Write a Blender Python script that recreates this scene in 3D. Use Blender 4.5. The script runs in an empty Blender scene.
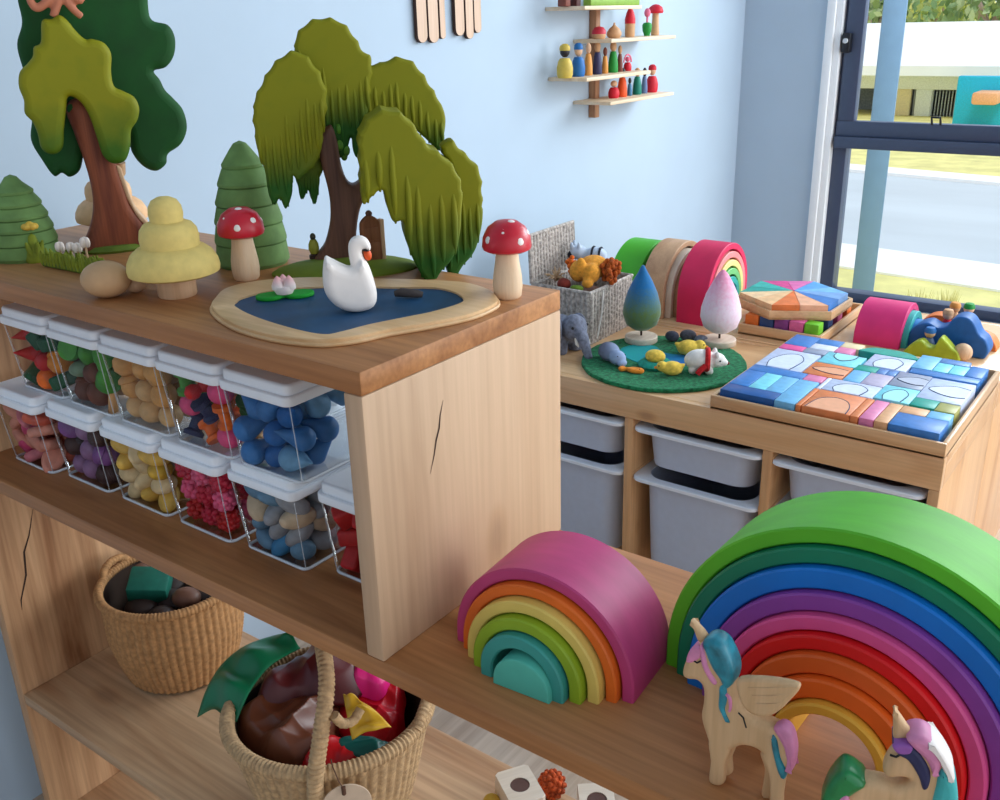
import bpy, bmesh, math, random
from mathutils import Vector, Matrix, Euler
from math import pi, sin, cos, atan2, sqrt, radians
C = bpy.context.scene.collection
RND = random.Random(7)

# ------------------------------------------------------------------ camera
FPX, YAW, PITCH, ROLL = 967.356, 0.644947, 0.376016, 0.0280656
CAM = Vector((0.536767, -0.524417, 0.549999))
_f = Vector((-sin(YAW)*cos(PITCH), cos(YAW)*cos(PITCH), -sin(PITCH)))
_r0 = Vector((cos(YAW), sin(YAW), 0)); _d0 = _f.cross(_r0)
_r = cos(ROLL)*_r0 + sin(ROLL)*_d0; _d = -sin(ROLL)*_r0 + cos(ROLL)*_d0
cam = bpy.data.cameras.new('camera'); cam.sensor_width = 36; cam.lens = FPX/1000*36; cam.clip_start = .01; cam.clip_end = 300
cam_ob = bpy.data.objects.new('camera', cam); C.objects.link(cam_ob)
m3 = Matrix((_r, -_d, -_f)).transposed()
cam_ob.matrix_world = Matrix.Translation(CAM) @ m3.to_4x4()
bpy.context.scene.camera = cam_ob

def ray(x, y): return _r*((x-500)/FPX) + _d*((y-400)/FPX) + _f
def at(x, y, axis, val):
    """the point of the plane axis = val that the photo shows at pixel x, y (used to measure)"""
    d = ray(x, y); i = 'xyz'.index(axis); t = (val-CAM[i])/d[i]; return CAM + d*t
def on(x, y, z): return at(x, y, 'z', z)

class Frame:
    """upright frame standing at a base point, its local x to the right seen from the camera, -y towards it"""
    def __init__(s, base, turn=0.0):
        s.base = Vector(base); d = s.base-CAM; h = Vector((d.x, d.y, 0)).normalized()
        s.rot = atan2(-h.x, h.y) + turn
        s.u = Vector((cos(s.rot), sin(s.rot), 0)); s.n = Vector((-sin(s.rot), cos(s.rot), 0))
    def px(s, x, y, off=0.0):
        r = ray(x, y); t = (s.n.dot(s.base-CAM)+off)/s.n.dot(r); p = CAM+r*t-s.base
        return (p.dot(s.u), p.z)
    def pts(s, L, off=0.0): return [s.px(x, y, off) for x, y in L]

# ------------------------------------------------------------------ materials
def lin(c):
    c = c/255.0
    return c/12.92 if c <= .04045 else ((c+.055)/1.055)**2.4
def rgb(t): return (lin(t[0]), lin(t[1]), lin(t[2]), 1)
MATS = {}
def new_mat(name):
    m = bpy.data.materials.new(name); m.use_nodes = True; nt = m.node_tree
    b = nt.nodes['Principled BSDF']; return m, nt, b
def N(nt, t, **k):
    n = nt.nodes.new(t)
    for a, v in k.items(): setattr(n, a, v)
    return n
def ramp(nt, stops, interp='LINEAR'):
    r = N(nt, 'ShaderNodeValToRGB'); cr = r.color_ramp; cr.interpolation = interp
    while len(cr.elements) < len(stops): cr.elements.new(.5)
    for e, (p, c) in zip(cr.elements, stops): e.position = p; e.color = c
    return r
def paint(name, c, rough=.5, var=.10, scale=60, bump=.15, spec=.4, sheen=0, dist=.0006, stretch=(1,1,1)):
    """a painted or dyed surface: colour with a little uneven tone and a fine relief"""
    if name in MATS: return MATS[name]
    m, nt, b = new_mat(name); L = nt.links
    tc = N(nt, 'ShaderNodeTexCoord'); mp = N(nt, 'ShaderNodeMapping'); mp.inputs['Scale'].default_value = stretch
    nz = N(nt, 'ShaderNodeTexNoise'); nz.inputs['Scale'].default_value = scale; nz.inputs['Detail'].default_value = 4
    L.new(tc.outputs['Object'], mp.inputs[0]); L.new(mp.outputs[0], nz.inputs['Vector'])
    base = rgb(c); lo = tuple(x*(1-var*1.5) for x in base[:3])+(1,); hi = tuple(min(1, x*(1+var)) for x in base[:3])+(1,)
    rp = ramp(nt, [(.3, lo), (.7, hi)]); L.new(nz.outputs['Fac'], rp.inputs[0]); L.new(rp.outputs[0], b.inputs['Base Color'])
    b.inputs['Roughness'].default_value = rough; b.inputs['Specular IOR Level'].default_value = spec
    if sheen:
        b.inputs['Sheen Weight'].default_value = sheen; b.inputs['Sheen Roughness'].default_value = .5
    if bump:
        n2 = N(nt, 'ShaderNodeTexNoise'); n2.inputs['Scale'].default_value = scale*6; n2.inputs['Detail'].default_value = 3
        L.new(mp.outputs[0], n2.inputs['Vector'])
        bp = N(nt, 'ShaderNodeBump'); bp.inputs['Strength'].default_value = bump; bp.inputs['Distance'].default_value = dist
        L.new(n2.outputs['Fac'], bp.inputs['Height']); L.new(bp.outputs[0], b.inputs['Normal'])
    MATS[name] = m; return m
def felt(name, c, var=.18): return paint(name, c, rough=.95, var=var, scale=120, bump=.7, spec=.1, sheen=.08, dist=.0015)
def wood(name, light, dark, axis='x', scale=1.0, rough=.5, knots=.0, fine=.25, spec=.35):
    """timber with grain running along one axis of the object"""
    if name in MATS: return MATS[name]
    m, nt, b = new_mat(name); L = nt.links
    tc = N(nt, 'ShaderNodeTexCoord'); mp = N(nt, 'ShaderNodeMapping'); mp2 = N(nt, 'ShaderNodeMapping')
    s1 = [11*scale]*3; s2 = [160*scale]*3; i = 'xyz'.index(axis); s1[i] = 1.3*scale; s2[i] = 5*scale
    mp.inputs['Scale'].default_value = s1; mp2.inputs['Scale'].default_value = s2
    L.new(tc.outputs['Object'], mp.inputs[0]); L.new(tc.outputs['Object'], mp2.inputs[0])
    n1 = N(nt, 'ShaderNodeTexNoise'); n1.inputs['Scale'].default_value = 1; n1.inputs['Detail'].default_value = 5; n1.inputs['Distortion'].default_value = 1.2
    n2 = N(nt, 'ShaderNodeTexNoise'); n2.inputs['Scale'].default_value = 1; n2.inputs['Detail'].default_value = 4
    L.new(mp.outputs[0], n1.inputs['Vector']); L.new(mp2.outputs[0], n2.inputs['Vector'])
    mid = tuple((a*2+d)/3 for a, d in zip(light, dark))
    r1 = ramp(nt, [(.30, rgb(dark)), (.46, rgb(mid)), (.62, rgb(light))]); L.new(n1.outputs['Fac'], r1.inputs[0])
    r2 = ramp(nt, [(.3, (1-fine, 1-fine*1.1, 1-fine*1.2, 1)), (.65, (1, 1, 1, 1))]); L.new(n2.outputs['Fac'], r2.inputs[0])
    mx = N(nt, 'ShaderNodeMix', data_type='RGBA', blend_type='MULTIPLY'); mx.inputs[0].default_value = 1
    L.new(r1.outputs[0], mx.inputs[6]); L.new(r2.outputs[0], mx.inputs[7])
    out = mx.outputs[2]
    if knots:
        vo = N(nt, 'ShaderNodeTexVoronoi'); vo.inputs['Scale'].default_value = 1
        mk = N(nt, 'ShaderNodeMapping'); sk = [9*scale]*3; sk[i] = 4.5*scale; mk.inputs['Scale'].default_value = sk
        L.new(tc.outputs['Object'], mk.inputs[0]); L.new(mk.outputs[0], vo.inputs['Vector'])
        rk = ramp(nt, [(.05, (.30, .17, .10, 1)), (.11, (.75, .62, .5, 1)), (.16, (1, 1, 1, 1))]); L.new(vo.outputs['Distance'], rk.inputs[0])
        m2 = N(nt, 'ShaderNodeMix', data_type='RGBA', blend_type='MULTIPLY'); m2.inputs[0].default_value = knots
        L.new(out, m2.inputs[6]); L.new(rk.outputs[0], m2.inputs[7]); out = m2.outputs[2]
    L.new(out, b.inputs['Base Color']); b.inputs['Roughness'].default_value = rough; b.inputs['Specular IOR Level'].default_value = spec
    bp = N(nt, 'ShaderNodeBump'); bp.inputs['Strength'].default_value = .12; bp.inputs['Distance'].default_value = .0006
    L.new(n2.outputs['Fac'], bp.inputs['Height']); L.new(bp.outputs[0], b.inputs['Normal'])
    MATS[name] = m; return m
def clear(name, tint=(.97,.985,1.0), gloss=.5):
    """thin clear sheet: mostly see-through with a fresnel reflection"""
    if name in MATS: return MATS[name]
    m, nt, b = new_mat(name); L = nt.links; nt.nodes.remove(b)
    tr = N(nt, 'ShaderNodeBsdfTransparent'); tr.inputs[0].default_value = (*tint, 1)
    gl = N(nt, 'ShaderNodeBsdfGlossy'); gl.inputs['Roughness'].default_value = .06
    lw = N(nt, 'ShaderNodeLayerWeight'); lw.inputs[0].default_value = .25
    mt = N(nt, 'ShaderNodeMath', operation='MULTIPLY'); mt.inputs[1].default_value = gloss
    mx = N(nt, 'ShaderNodeMixShader'); L.new(lw.outputs['Fresnel'], mt.inputs[0]); L.new(mt.outputs[0], mx.inputs[0])
    L.new(tr.outputs[0], mx.inputs[1]); L.new(gl.outputs[0], mx.inputs[2])
    L.new(mx.outputs[0], nt.nodes['Material Output'].inputs[0]); MATS[name] = m; return m
def two_tone(name, c1, c2, z0, z1, rough=.6, bump=.2, scale=80, axis='Z', sheen=0, noise=.2):
    """colour that runs from c1 (low) to c2 (high) along an axis of the object: dyed felt, stained wood"""
    if name in MATS: return MATS[name]
    m, nt, b = new_mat(name); L = nt.links
    tc = N(nt, 'ShaderNodeTexCoord'); sp = N(nt, 'ShaderNodeSeparateXYZ'); L.new(tc.outputs['Object'], sp.inputs[0])
    nz = N(nt, 'ShaderNodeTexNoise'); nz.inputs['Scale'].default_value = scale; L.new(tc.outputs['Object'], nz.inputs['Vector'])
    mr = N(nt, 'ShaderNodeMapRange'); mr.inputs[1].default_value = z0; mr.inputs[2].default_value = z1
    L.new(sp.outputs[axis], mr.inputs[0])
    ad = N(nt, 'ShaderNodeMath', operation='MULTIPLY_ADD'); ad.inputs[1].default_value = noise*2; L.new(nz.outputs['Fac'], ad.inputs[0])
    sb = N(nt, 'ShaderNodeMath', operation='SUBTRACT'); sb.inputs[1].default_value = noise
    L.new(mr.outputs[0], ad.inputs[2]); L.new(ad.outputs[0], sb.inputs[0])
    rp = ramp(nt, [(0, rgb(c1)), (1, rgb(c2))]); L.new(sb.outputs[0], rp.inputs[0]); L.new(rp.outputs[0], b.inputs['Base Color'])
    b.inputs['Roughness'].default_value = rough; b.inputs['Specular IOR Level'].default_value = .3
    if sheen: b.inputs['Sheen Weight'].default_value = sheen
    bp = N(nt, 'ShaderNodeBump'); bp.inputs['Strength'].default_value = bump; bp.inputs['Distance'].default_value = .001
    L.new(nz.outputs['Fac'], bp.inputs['Height']); L.new(bp.outputs[0], b.inputs['Normal'])
    MATS[name] = m; return m

# ------------------------------------------------------------------ mesh builder
def T(x=0, y=0, z=0): return Matrix.Translation((x, y, z))
def Rz(a): return Matrix.Rotation(a, 4, 'Z')
def Rx(a): return Matrix.Rotation(a, 4, 'X')
def Ry(a): return Matrix.Rotation(a, 4, 'Y')
def S(x, y=None, z=None):
    y = x if y is None else y; z = x if z is None else z
    return Matrix.Diagonal((x, y, z, 1))
def spline(P, n=6, closed=True):
    """Catmull-Rom through 2-D or 3-D points"""
    P = [Vector(p) for p in P]; out = []; k = len(P)
    for i in range(k if closed else k-1):
        if closed: a, b, c, d = P[i-1], P[i], P[(i+1) % k], P[(i+2) % k]
        else: a, b, c, d = P[max(i-1, 0)], P[i], P[i+1], P[min(i+2, k-1)]
        for j in range(n):
            t = j/n
            out.append(.5*((2*b)+(c-a)*t+(2*a-5*b+4*c-d)*t*t+(3*b-a-3*c+d)*t**3))
    if not closed: out.append(P[-1])
    return out
class MB:
    def __init__(s): s.v = []; s.f = []; s.m = []; s.flat = []
    def add(s, vs, fs, mi=0, M=None):
        n = len(s.v)
        s.v += [tuple(M @ Vector(v)) if M is not None else tuple(v) for v in vs]
        s.f += [tuple(i+n for i in f) for f in fs]
        s.m += list(mi) if isinstance(mi, (list, tuple)) else [mi]*len(fs)
        return s
    def box(s, x0, x1, y0, y1, z0, z1, b=.0015, mi=0, M=None, seg=2):
        bm = bmesh.new(); bmesh.ops.create_cube(bm, size=1)
        for v in bm.verts: v.co = ((x0+x1)/2+v.co.x*(x1-x0), (y0+y1)/2+v.co.y*(y1-y0), (z0+z1)/2+v.co.z*(z1-z0))
        if b: bmesh.ops.bevel(bm, geom=bm.edges[:], offset=min(b, .45*min(x1-x0, y1-y0, z1-z0)), segments=seg, profile=.5, affect='EDGES')
        bm.verts.index_update()
        s.add([v.co.copy() for v in bm.verts], [[v.index for v in f.verts] for f in bm.faces], mi, M); bm.free(); return s
    def lathe(s, prof, seg=24, mi=0, M=None, sx=1, sy=1):
        vs = []; fs = []; ms = []; rows = []
        for r, z in prof:
            if r < 1e-6: rows.append([len(vs)]); vs.append((0, 0, z))
            else:
                rows.append(list(range(len(vs), len(vs)+seg)))
                vs += [(r*cos(2*pi*k/seg)*sx, r*sin(2*pi*k/seg)*sy, z) for k in range(seg)]
        for i in range(len(rows)-1):
            a, b = rows[i], rows[i+1]; mm = mi[i] if isinstance(mi, (list, tuple)) else mi
            for k in range(seg):
                j = (k+1) % seg
                if len(a) == 1 and len(b) == 1: continue
                if len(a) == 1: fs.append((a[0], b[j], b[k]))
                elif len(b) == 1: fs.append((a[k], a[j], b[0]))
                else: fs.append((a[k], a[j], b[j], b[k]))
                ms.append(mm)
        if len(rows[0]) > 1: fs.append(tuple(reversed(rows[0]))); ms.append(mi[0] if isinstance(mi, (list, tuple)) else mi)
        if len(rows[-1]) > 1: fs.append(tuple(rows[-1])); ms.append(mi[-1] if isinstance(mi, (list, tuple)) else mi)
        return s.add(vs, fs, ms, M)
    def tube(s, pts, rad, seg=10, mi=0, M=None, closed=False, flat=1.0):
        P = [Vector(p) for p in pts]; n = len(P)
        rad = list(rad) if isinstance(rad, (list, tuple)) else [rad]*n
        vs = []; fs = []; up = None
        for i in range(n):
            if closed: t = (P[(i+1) % n]-P[i-1])
            else: t = P[min(i+1, n-1)]-P[max(i-1, 0)]
            t = t.normalized() if t.length > 1e-9 else Vector((0, 0, 1))
            if up is None: up = t.orthogonal().normalized()
            up = (up - t*up.dot(t)); up = up.normalized() if up.length > 1e-6 else t.orthogonal().normalized()
            w = t.cross(up)
            for k in range(seg):
                a = 2*pi*k/seg; vs.append(P[i]+(up*cos(a)+w*sin(a)*flat)*rad[i])
        for i in range(n if closed else n-1):
            for k in range(seg):
                a = i*seg+k; b = i*seg+(k+1) % seg; c = ((i+1) % n)*seg
                fs.append((a, b, c+(k+1) % seg, c+k))
        if not closed:
            vs.append(P[0]); vs.append(P[-1]); l = (n-1)*seg
            for k in range(seg):
                fs.append((k, n*seg, (k+1) % seg)); fs.append((l+k, l+(k+1) % seg, n*seg+1))
        return s.add(vs, fs, mi, M)
    def ell(s, c, r, seg=18, rings=12, mi=0, rot=None, M=None):
        prof = [(sin(pi*i/rings), -cos(pi*i/rings)) for i in range(rings+1)]; prof[0] = (0, -1); prof[-1] = (0, 1)
        r = (r, r, r) if isinstance(r, (int, float)) else r
        m = T(*c) @ (rot if rot is not None else Matrix.Identity(4)) @ S(*r)
        if M is not None: m = M @ m
        return s.lathe(prof, seg, mi, m)
    def prism(s, outl, y0, y1, r=.003, mi=0, M=None, n=3, fmi=None):
        """closed outline in local x, z pushed through y0 (front) .. y1 (back) with rounded rims"""
        P = [Vector((p[0], p[1])) for p in outl]; k = len(P)
        area = sum(P[i].x*P[(i+1) % k].y-P[(i+1) % k].x*P[i].y for i in range(k))
        if area < 0: P.reverse()
        nr = []
        for i in range(k):
            a = (P[i]-P[i-1]); b = (P[(i+1) % k]-P[i])
            a = a.normalized() if a.length > 1e-9 else b; b = b.normalized() if b.length > 1e-9 else a
            t = (a+b); t = t.normalized() if t.length > 1e-6 else a
            nr.append(Vector((-t.y, t.x)))
        r = min(r, abs(y1-y0)*.49); rings = []
        for j in range(n+1):
            a = pi/2*j/n; rings.append((r*(1-sin(a)), y0+r*(1-cos(a))))
        rings += [(o, y0+y1-y) for o, y in reversed(rings)]
        vs = []; fs = []
        for o, y in rings:
            for i in range(k): q = P[i]+nr[i]*o; vs.append((q.x, y, q.y))
        R = len(rings)
        for j in range(R-1):
            for i in range(k):
                a = j*k+i; b = j*k+(i+1) % k; fs.append((a, b, b+k, a+k))
        ms = [mi]*len(fs)
        from mathutils.geometry import delaunay_2d_cdt
        for base in (0, (R-1)*k):
            R2 = [Vector((vs[base+i][0], vs[base+i][2])) for i in range(k)]; yc = vs[base][1]
            cv, _e, cf, _a, _b, _c = delaunay_2d_cdt(R2, [(i, (i+1) % k) for i in range(k)], [], 1, 1e-7)
            n0 = len(vs); vs += [(q.x, yc, q.y) for q in cv]   # caps keep their own corners so the rim shades cleanly
            for t in cf: s.flat.append(len(s.f)+len(fs)); fs.append(tuple(n0+i for i in t)); ms.append(mi if fmi is None else fmi)
        return s.add(vs, fs, ms, M)
    def slab(s, outl, z0, z1, r=.002, mi=0, M=None, n=3, fmi=None):
        """closed outline in local x, y lifted from z0 to z1"""
        m = Matrix(((1,0,0,0),(0,0,1,0),(0,1,0,0),(0,0,0,1)))  # swap y,z
        return s.prism(outl, z0, z1, r, mi, (M @ m) if M is not None else m, n, fmi)
    def arch(s, ro, ri, y0, y1, b=.0015, mi=0, M=None, n=36, a0=0, a1=pi, sx=1.0, sz=1.0):
        """half ring standing in x, z"""
        sec = [(ri, y0+b), (ri, y1-b), (ri+b, y1), (ro-b, y1), (ro, y1-b), (ro, y0+b), (ro-b, y0), (ri+b, y0)]
        vs = []; fs = []; q = len(sec)
        for i in range(n+1):
            a = a0+(a1-a0)*i/n
            for r, y in sec: vs.append((r*cos(a)*sx, y, r*sin(a)*sz))
        for i in range(n):
            for j in range(q):
                a = i*q+j; c = i*q+(j+1) % q; fs.append((a, c, c+q, a+q))
        fs.append(tuple(range(q))); fs.append(tuple(range(n*q, n*q+q)))
        return s.add(vs, fs, mi, M)
    def mesh(s, name, mats, angle=40, fixn=True):
        me = bpy.data.meshes.new(name); me.from_pydata([tuple(v) for v in s.v], [], s.f)
        mats = mats if isinstance(mats, (list, tuple)) else [mats]
        for m in mats: me.materials.append(m)
        me.polygons.foreach_set('material_index', [min(i, len(mats)-1) for i in s.m])
        if fixn:
            bm = bmesh.new(); bm.from_mesh(me); bmesh.ops.recalc_face_normals(bm, faces=bm.faces[:]); bm.to_mesh(me); bm.free()
        me.polygons.foreach_set('use_smooth', [True]*len(me.polygons))
        for i in s.flat: me.polygons[i].use_smooth = False
        if angle < 180: me.set_sharp_from_angle(angle=radians(angle))
        me.update(); return me
    def build(s, name, mats, parent=None, loc=(0,0,0), rotz=0, angle=40):
        o = bpy.data.objects.new(name, s.mesh(name, mats, angle)); C.objects.link(o)
        o.location = loc; o.rotation_euler = (0, 0, rotz)
        if parent is not None: o.parent = parent
        return o
def melt(mb, voxel=.002, smooth=4, name='body', mats=None, parent=None, loc=(0,0,0), rotz=0):
    """fuse overlapping lumps into one continuous skin"""
    me = mb.mesh('tmp', mats or []); o = bpy.data.objects.new('tmp', me); C.objects.link(o)
    r = o.modifiers.new('r', 'REMESH'); r.mode = 'VOXEL'; r.voxel_size = voxel
    if smooth:
        q = o.modifiers.new('s', 'SMOOTH'); q.factor = .5; q.iterations = smooth
    dg = bpy.context.evaluated_depsgraph_get(); new = bpy.data.meshes.new_from_object(o.evaluated_get(dg))
    bpy.data.objects.remove(o); bpy.data.meshes.remove(me)
    new.name = name; new.materials.clear()
    for m in (mats if isinstance(mats, (list, tuple)) else [mats]): new.materials.append(m)
    new.polygons.foreach_set('material_index', [0]*len(new.polygons))
    new.polygons.foreach_set('use_smooth', [True]*len(new.polygons)); new.update()
    ob = bpy.data.objects.new(name, new); C.objects.link(ob); ob.location = loc; ob.rotation_euler = (0, 0, rotz)
    if parent is not None: ob.parent = parent
    return ob
def tag(o, label=None, cat=None, group=None, kind=None):
    if label: o['label'] = label
    if cat: o['category'] = cat
    if group: o['group'] = group
    if kind: o['kind'] = kind
    return o
def thing(name, label, cat, loc=(0,0,0), rotz=0, group=None):
    o = bpy.data.objects.new(name, None); C.objects.link(o); o.empty_display_size = .02
    o.location = loc; o.rotation_euler = (0, 0, rotz); return tag(o, label, cat, group)
def dup(root, loc, rotz=None, label=None, group=None, scale=None):
    r = root.copy(); C.objects.link(r); r.location = loc
    if rotz is not None: r.rotation_euler = (0, 0, rotz)
    if scale is not None: r.scale = (scale,)*3
    if label: r['label'] = label
    if group: r['group'] = group
    for ch in list(root.children):
        c = ch.copy(); C.objects.link(c); c.parent = r
        for g in ch.children:
            d = g.copy(); C.objects.link(d); d.parent = c
    return r
def struct(name, mb, mats, parent=None, label=None, cat=None):
    o = mb.build(name, mats, parent)
    if parent is None:
        o['kind'] = 'structure'; tag(o, label, cat)
    return o

# measures of the place (metres; z = 0 is the top of the middle shelf board)
FLOOR = -.675; HB = .2628; HT = .2845; D = .30; LOW = -.387; ZT = -.155
WX = -.90; WY = 2.84
# ------------------------------------------------------------------ setting
m_wall = paint('wall_paint', (178,195,211), rough=.8, var=.015, scale=6, bump=.05, spec=.2)
m_trim = paint('white_trim', (240,243,246), rough=.5, var=.01, bump=0)
m_floor = wood('floor_vinyl', (214,190,166), (176,148,124), 'y', .5, .16, spec=.7)
mb = MB(); mb.box(WX-.12, WX, -3.5, WY+.12, FLOOR-.02, 2.05, b=0)
struct('wall_left', mb, m_wall, label='plain white painted wall behind the toy shelves', cat='wall')
WL, WR, WB, WT = -.565, 1.75, -.42, 1.55   # window opening
mb = MB()
mb.box(WX, WL-.05, WY, WY+.12, FLOOR, 2.05, b=0); mb.box(WR, 2.6, WY, WY+.12, FLOOR, 2.05, b=0)
mb.box(WL-.05, WR, WY, WY+.12, FLOOR, WB, b=0); mb.box(WL-.05, WR, WY, WY+.12, WT, 2.05, b=0)
struct('wall_back', mb, m_wall, label='white painted wall around the window', cat='wall')
mb = MB(); mb.box(WX, 2.6, -3.5, WY, FLOOR-.02, FLOOR, b=0)
struct('floor', mb, m_floor, label='light brown timber-look floor', cat='floor')
mb = MB(); mb.box(WX-.12, 2.6, -3.5, WY+.12, 2.05, 2.09, b=0)
struct('ceiling', mb, m_wall, label='white ceiling of the playroom', cat='ceiling')
# window: white reveal, dark aluminium frame, sashes
m_alu = paint('dark_grey_aluminium', (64,76,102), rough=.4, var=.03, bump=0, spec=.5)
m_glass = clear('window_glass', (.97,.99,1), .35)
w = thing('window_1', 'dark grey aluminium sliding window beside the white wall', 'window'); w['kind'] = 'structure'
mb = MB(); mb.box(WL-.05, WL-.022, WY-.012, WY+.12, WB-.03, WT+.05, b=.003); mb.box(WL-.05, WR+.05, WY-.012, WY+.1, WT, WT+.05, b=.003)
mb.box(WL-.022, WL, WY+.0, WY+.12, WB-.02, WT, b=.003)
mb.build('window_reveal', m_trim, w)
mb = MB(); mb.box(WL-.05, WR+.05, WY-.03, WY+.03, WB-.03, WB, b=.004); mb.build('window_sill', m_trim, w)
mb = MB()
mb.box(WL, WL+.045, WY+.03, WY+.09, WB, WT, b=.002); mb.box(WR-.045, WR, WY+.03, WY+.09, WB, WT, b=.002)
mb.box(WL, WR, WY+.03, WY+.09, WB, WB+.035, b=.002); mb.box(WL, WR, WY+.03, WY+.09, WT-.04, WT, b=.002)
mb.build('window_frame', m_alu, w)
mb = MB()   # upper sash stands a little proud
mb.box(WL+.01, WR-.01, WY-.0, WY+.05, .112, .150, b=.003); mb.box(WL+.01, WR-.01, WY+.012, WY+.05, .150, .200, b=.003)
mb.box(WL+.012, WL+.066, WY+.012, WY+.05, .2, WT-.04, b=.003); mb.box(WR-.066, WR-.012, WY+.012, WY+.05, .2, WT-.04, b=.003)
sash = mb.build('window_sash', m_alu, w)
mb = MB(); mb.box(WL+.06, WR-.06, WY+.028, WY+.032, .19, WT-.04, b=0); mb.build('upper_pane', m_glass, w)
mb = MB(); mb.box(WL+.045, WR-.045, WY+.058, WY+.062, WB+.03, .12, b=0); mb.build('lower_pane', m_glass, w)
mb = MB(); mb.box(WL+.008, WL+.034, WY-.012, WY+.03, .415, .475, b=.004, mi=0); mb.lathe([(0,0),(.008,0),(.008,.008),(0,.01)], 14, 1, T(WL+.021, WY-.012, .452) @ Rx(pi/2))
mb.build('window_latch', [paint('black_plastic', (22,24,30), rough=.35, bump=0), paint('bright_steel', (200,205,210), rough=.25, bump=0)], w)
mb = MB(); mb.tube([(-.252, WY+.01, .200), (-.252, WY-.004, .222), (-.226, WY-.004, .222), (-.226, WY+.01, .200)], .004, 8); mb.build('pull_handle', MATS['black_plastic'], w)

# ---- outside
GZ = -.80
m_grass = paint('dry_sunlit_lawn', (236,226,150), rough=.9, var=.12, scale=5, bump=0)
m_path = paint('pale_concrete_path', (250,248,246), rough=.9, var=.02, scale=3, bump=0)
m_road = paint('pale_grey_road', (204,212,218), rough=.9, var=.05, scale=2, bump=0, stretch=(.3,1,1))
mb = MB(); mb.box(-40, 30, WY+.12, 70, GZ-.1, GZ, b=0); struct('ground', mb, m_grass, label='dry yellow lawn outside the window', cat='lawn')
def strip(name, a, b, c, d, m, z, label, cat):
    """a long strip along two measured edges: a-b the near edge, c-d the far edge"""
    A, B, Cc, Dd = [on(x, y, GZ) for x, y in (a, b, c, d)]
    u = ((B-A).normalized()+(Dd-Cc).normalized()).normalized()
    P = [A-u*30, A+u*20, Cc+u*20, Cc-u*30]
    mb = MB(); mb.add([(p.x, p.y, GZ+dz) for dz in (0, z) for p in P], [(0,1,2,3),(4,5,6,7),(0,1,5,4),(1,2,6,5),(2,3,7,6),(3,0,4,7)])
    return struct(name, mb, m, label=label, cat=cat)
strip('footpath', (886,275), (1000,288), (886,251), (1000,271), m_path, .012, 'white concrete footpath outside the window', 'path')
strip('road', (886,253), (1000,272), (895,176), (1000,186), m_road, .006, 'pale grey road outside the window', 'road')
strip('kerb', (895,177), (1000,187), (895,171), (1000,180), m_path, .03, 'white concrete kerb on the far side of the road', 'kerb')
# veranda post
m_steel = paint('blue_grey_steel', (120,150,180), rough=.5, var=.03, scale=20, bump=0)
a = at(864, 302, 'y', 4.1)
t = thing('veranda_post', 'blue-grey square steel post standing outside the window', 'post', (a.x-.012, 4.1, GZ), .25)
mb = MB(); mb.box(-.048, .048, -.048, .048, 0, 3.2, b=.004); mb.build('post_shaft', m_steel, t)
mb = MB(); mb.box(-.09, .09, -.09, .09, 0, .012, b=.002); mb.build('base_plate', m_steel, t)
# building across the road
BY = 13.5
def bp(x, y, Y=BY): return at(x, y, 'y', Y)
gz = GZ
t = thing('school_building', 'low building with wide white roof across the road', 'building', (0,0,0))
r0, r1, r2, r3 = bp(840,28), bp(1040,25), bp(840,76), bp(1040,70)
mb = MB(); X0, X1 = r0.x-3, r1.x+14
zt_, zb_ = (r0.z+r1.z)/2, (r2.z+r3.z)/2
mb.add([(X0,BY-.6,zb_),(X1,BY-.6,zb_),(X1,BY-.6,zb_+.12),(X0,BY-.6,zb_+.12),(X0,BY+4,zt_),(X1,BY+4,zt_),(X1,BY+4,zb_),(X0,BY+4,zb_)],
       [(0,1,2,3),(3,2,5,4),(4,5,6,7),(0,3,4,7),(1,2,5,6),(0,1,6,7)])
mb.build('roof', paint('white_roof_sheet', (248,250,250), rough=.6, var=.02, scale=2, bump=0), t, angle=20)
mb = MB(); mb.box(X0+.5, X1-.5, BY+.6, BY+3.8, gz, zb_, b=0); mb.build('wall', paint('grey_mesh_screen_wall', (150,158,166), rough=.8, var=.2, scale=40, bump=0), t)
for px in (895, 925):
    q = bp(px, 100); mb = MB(); wq = .10 if px == 925 else .22
    mb.box(q.x-wq, q.x+wq, BY-.1, BY+.2, gz, zb_, b=.01)
    mb.build('post', paint('white_post', (240,244,246), rough=.6, bump=0) if px == 925 else paint('cream_post', (240,222,180), rough=.6, bump=0), t)
q = bp(925, 79); mb = MB(); mb.box(X0+.5, X1-.5, BY-.15, BY+.05, q.z-.12, q.z+.06, b=.01); mb.build('beam', MATS['white_post'], t)
# wire mesh panels between the posts
mb = MB(); a, b = bp(900, 82), bp(1010, 82); n = 34
for i in range(n+1):
    x = a.x+(b.x-a.x)*i/n; mb.box(x-.012, x+.012, BY-.03, BY-.01, gz, a.z, b=0)
for i in range(22):
    z = gz+(a.z-gz)*i/21; mb.box(a.x, b.x, BY-.03, BY-.01, z-.012, z+.012, b=0)
mb.build('mesh_screen', paint('grey_wire', (200,206,210), rough=.6, bump=0), t)
q0, q1 = bp(981, 70), bp(1030, 131)
t = thing('playground_panel', 'bright cyan panel with an orange block across the road', 'panel', (0,0,0))
mb = MB(); mb.box(q0.x, q1.x, BY-1.2, BY-1.1, gz, q0.z, b=.02); mb.build('panel', paint('bright_cyan', (40,190,225), rough=.5, bump=0), t)
o0, o1 = bp(976, 91, BY-1.4), bp(1000, 104, BY-1.4); mb = MB(); mb.box(o0.x, o1.x, BY-1.6, BY-1.2, o1.z, o0.z, b=.03); mb.build('block', paint('pale_orange', (245,180,130), rough=.5, bump=0), t)
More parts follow.
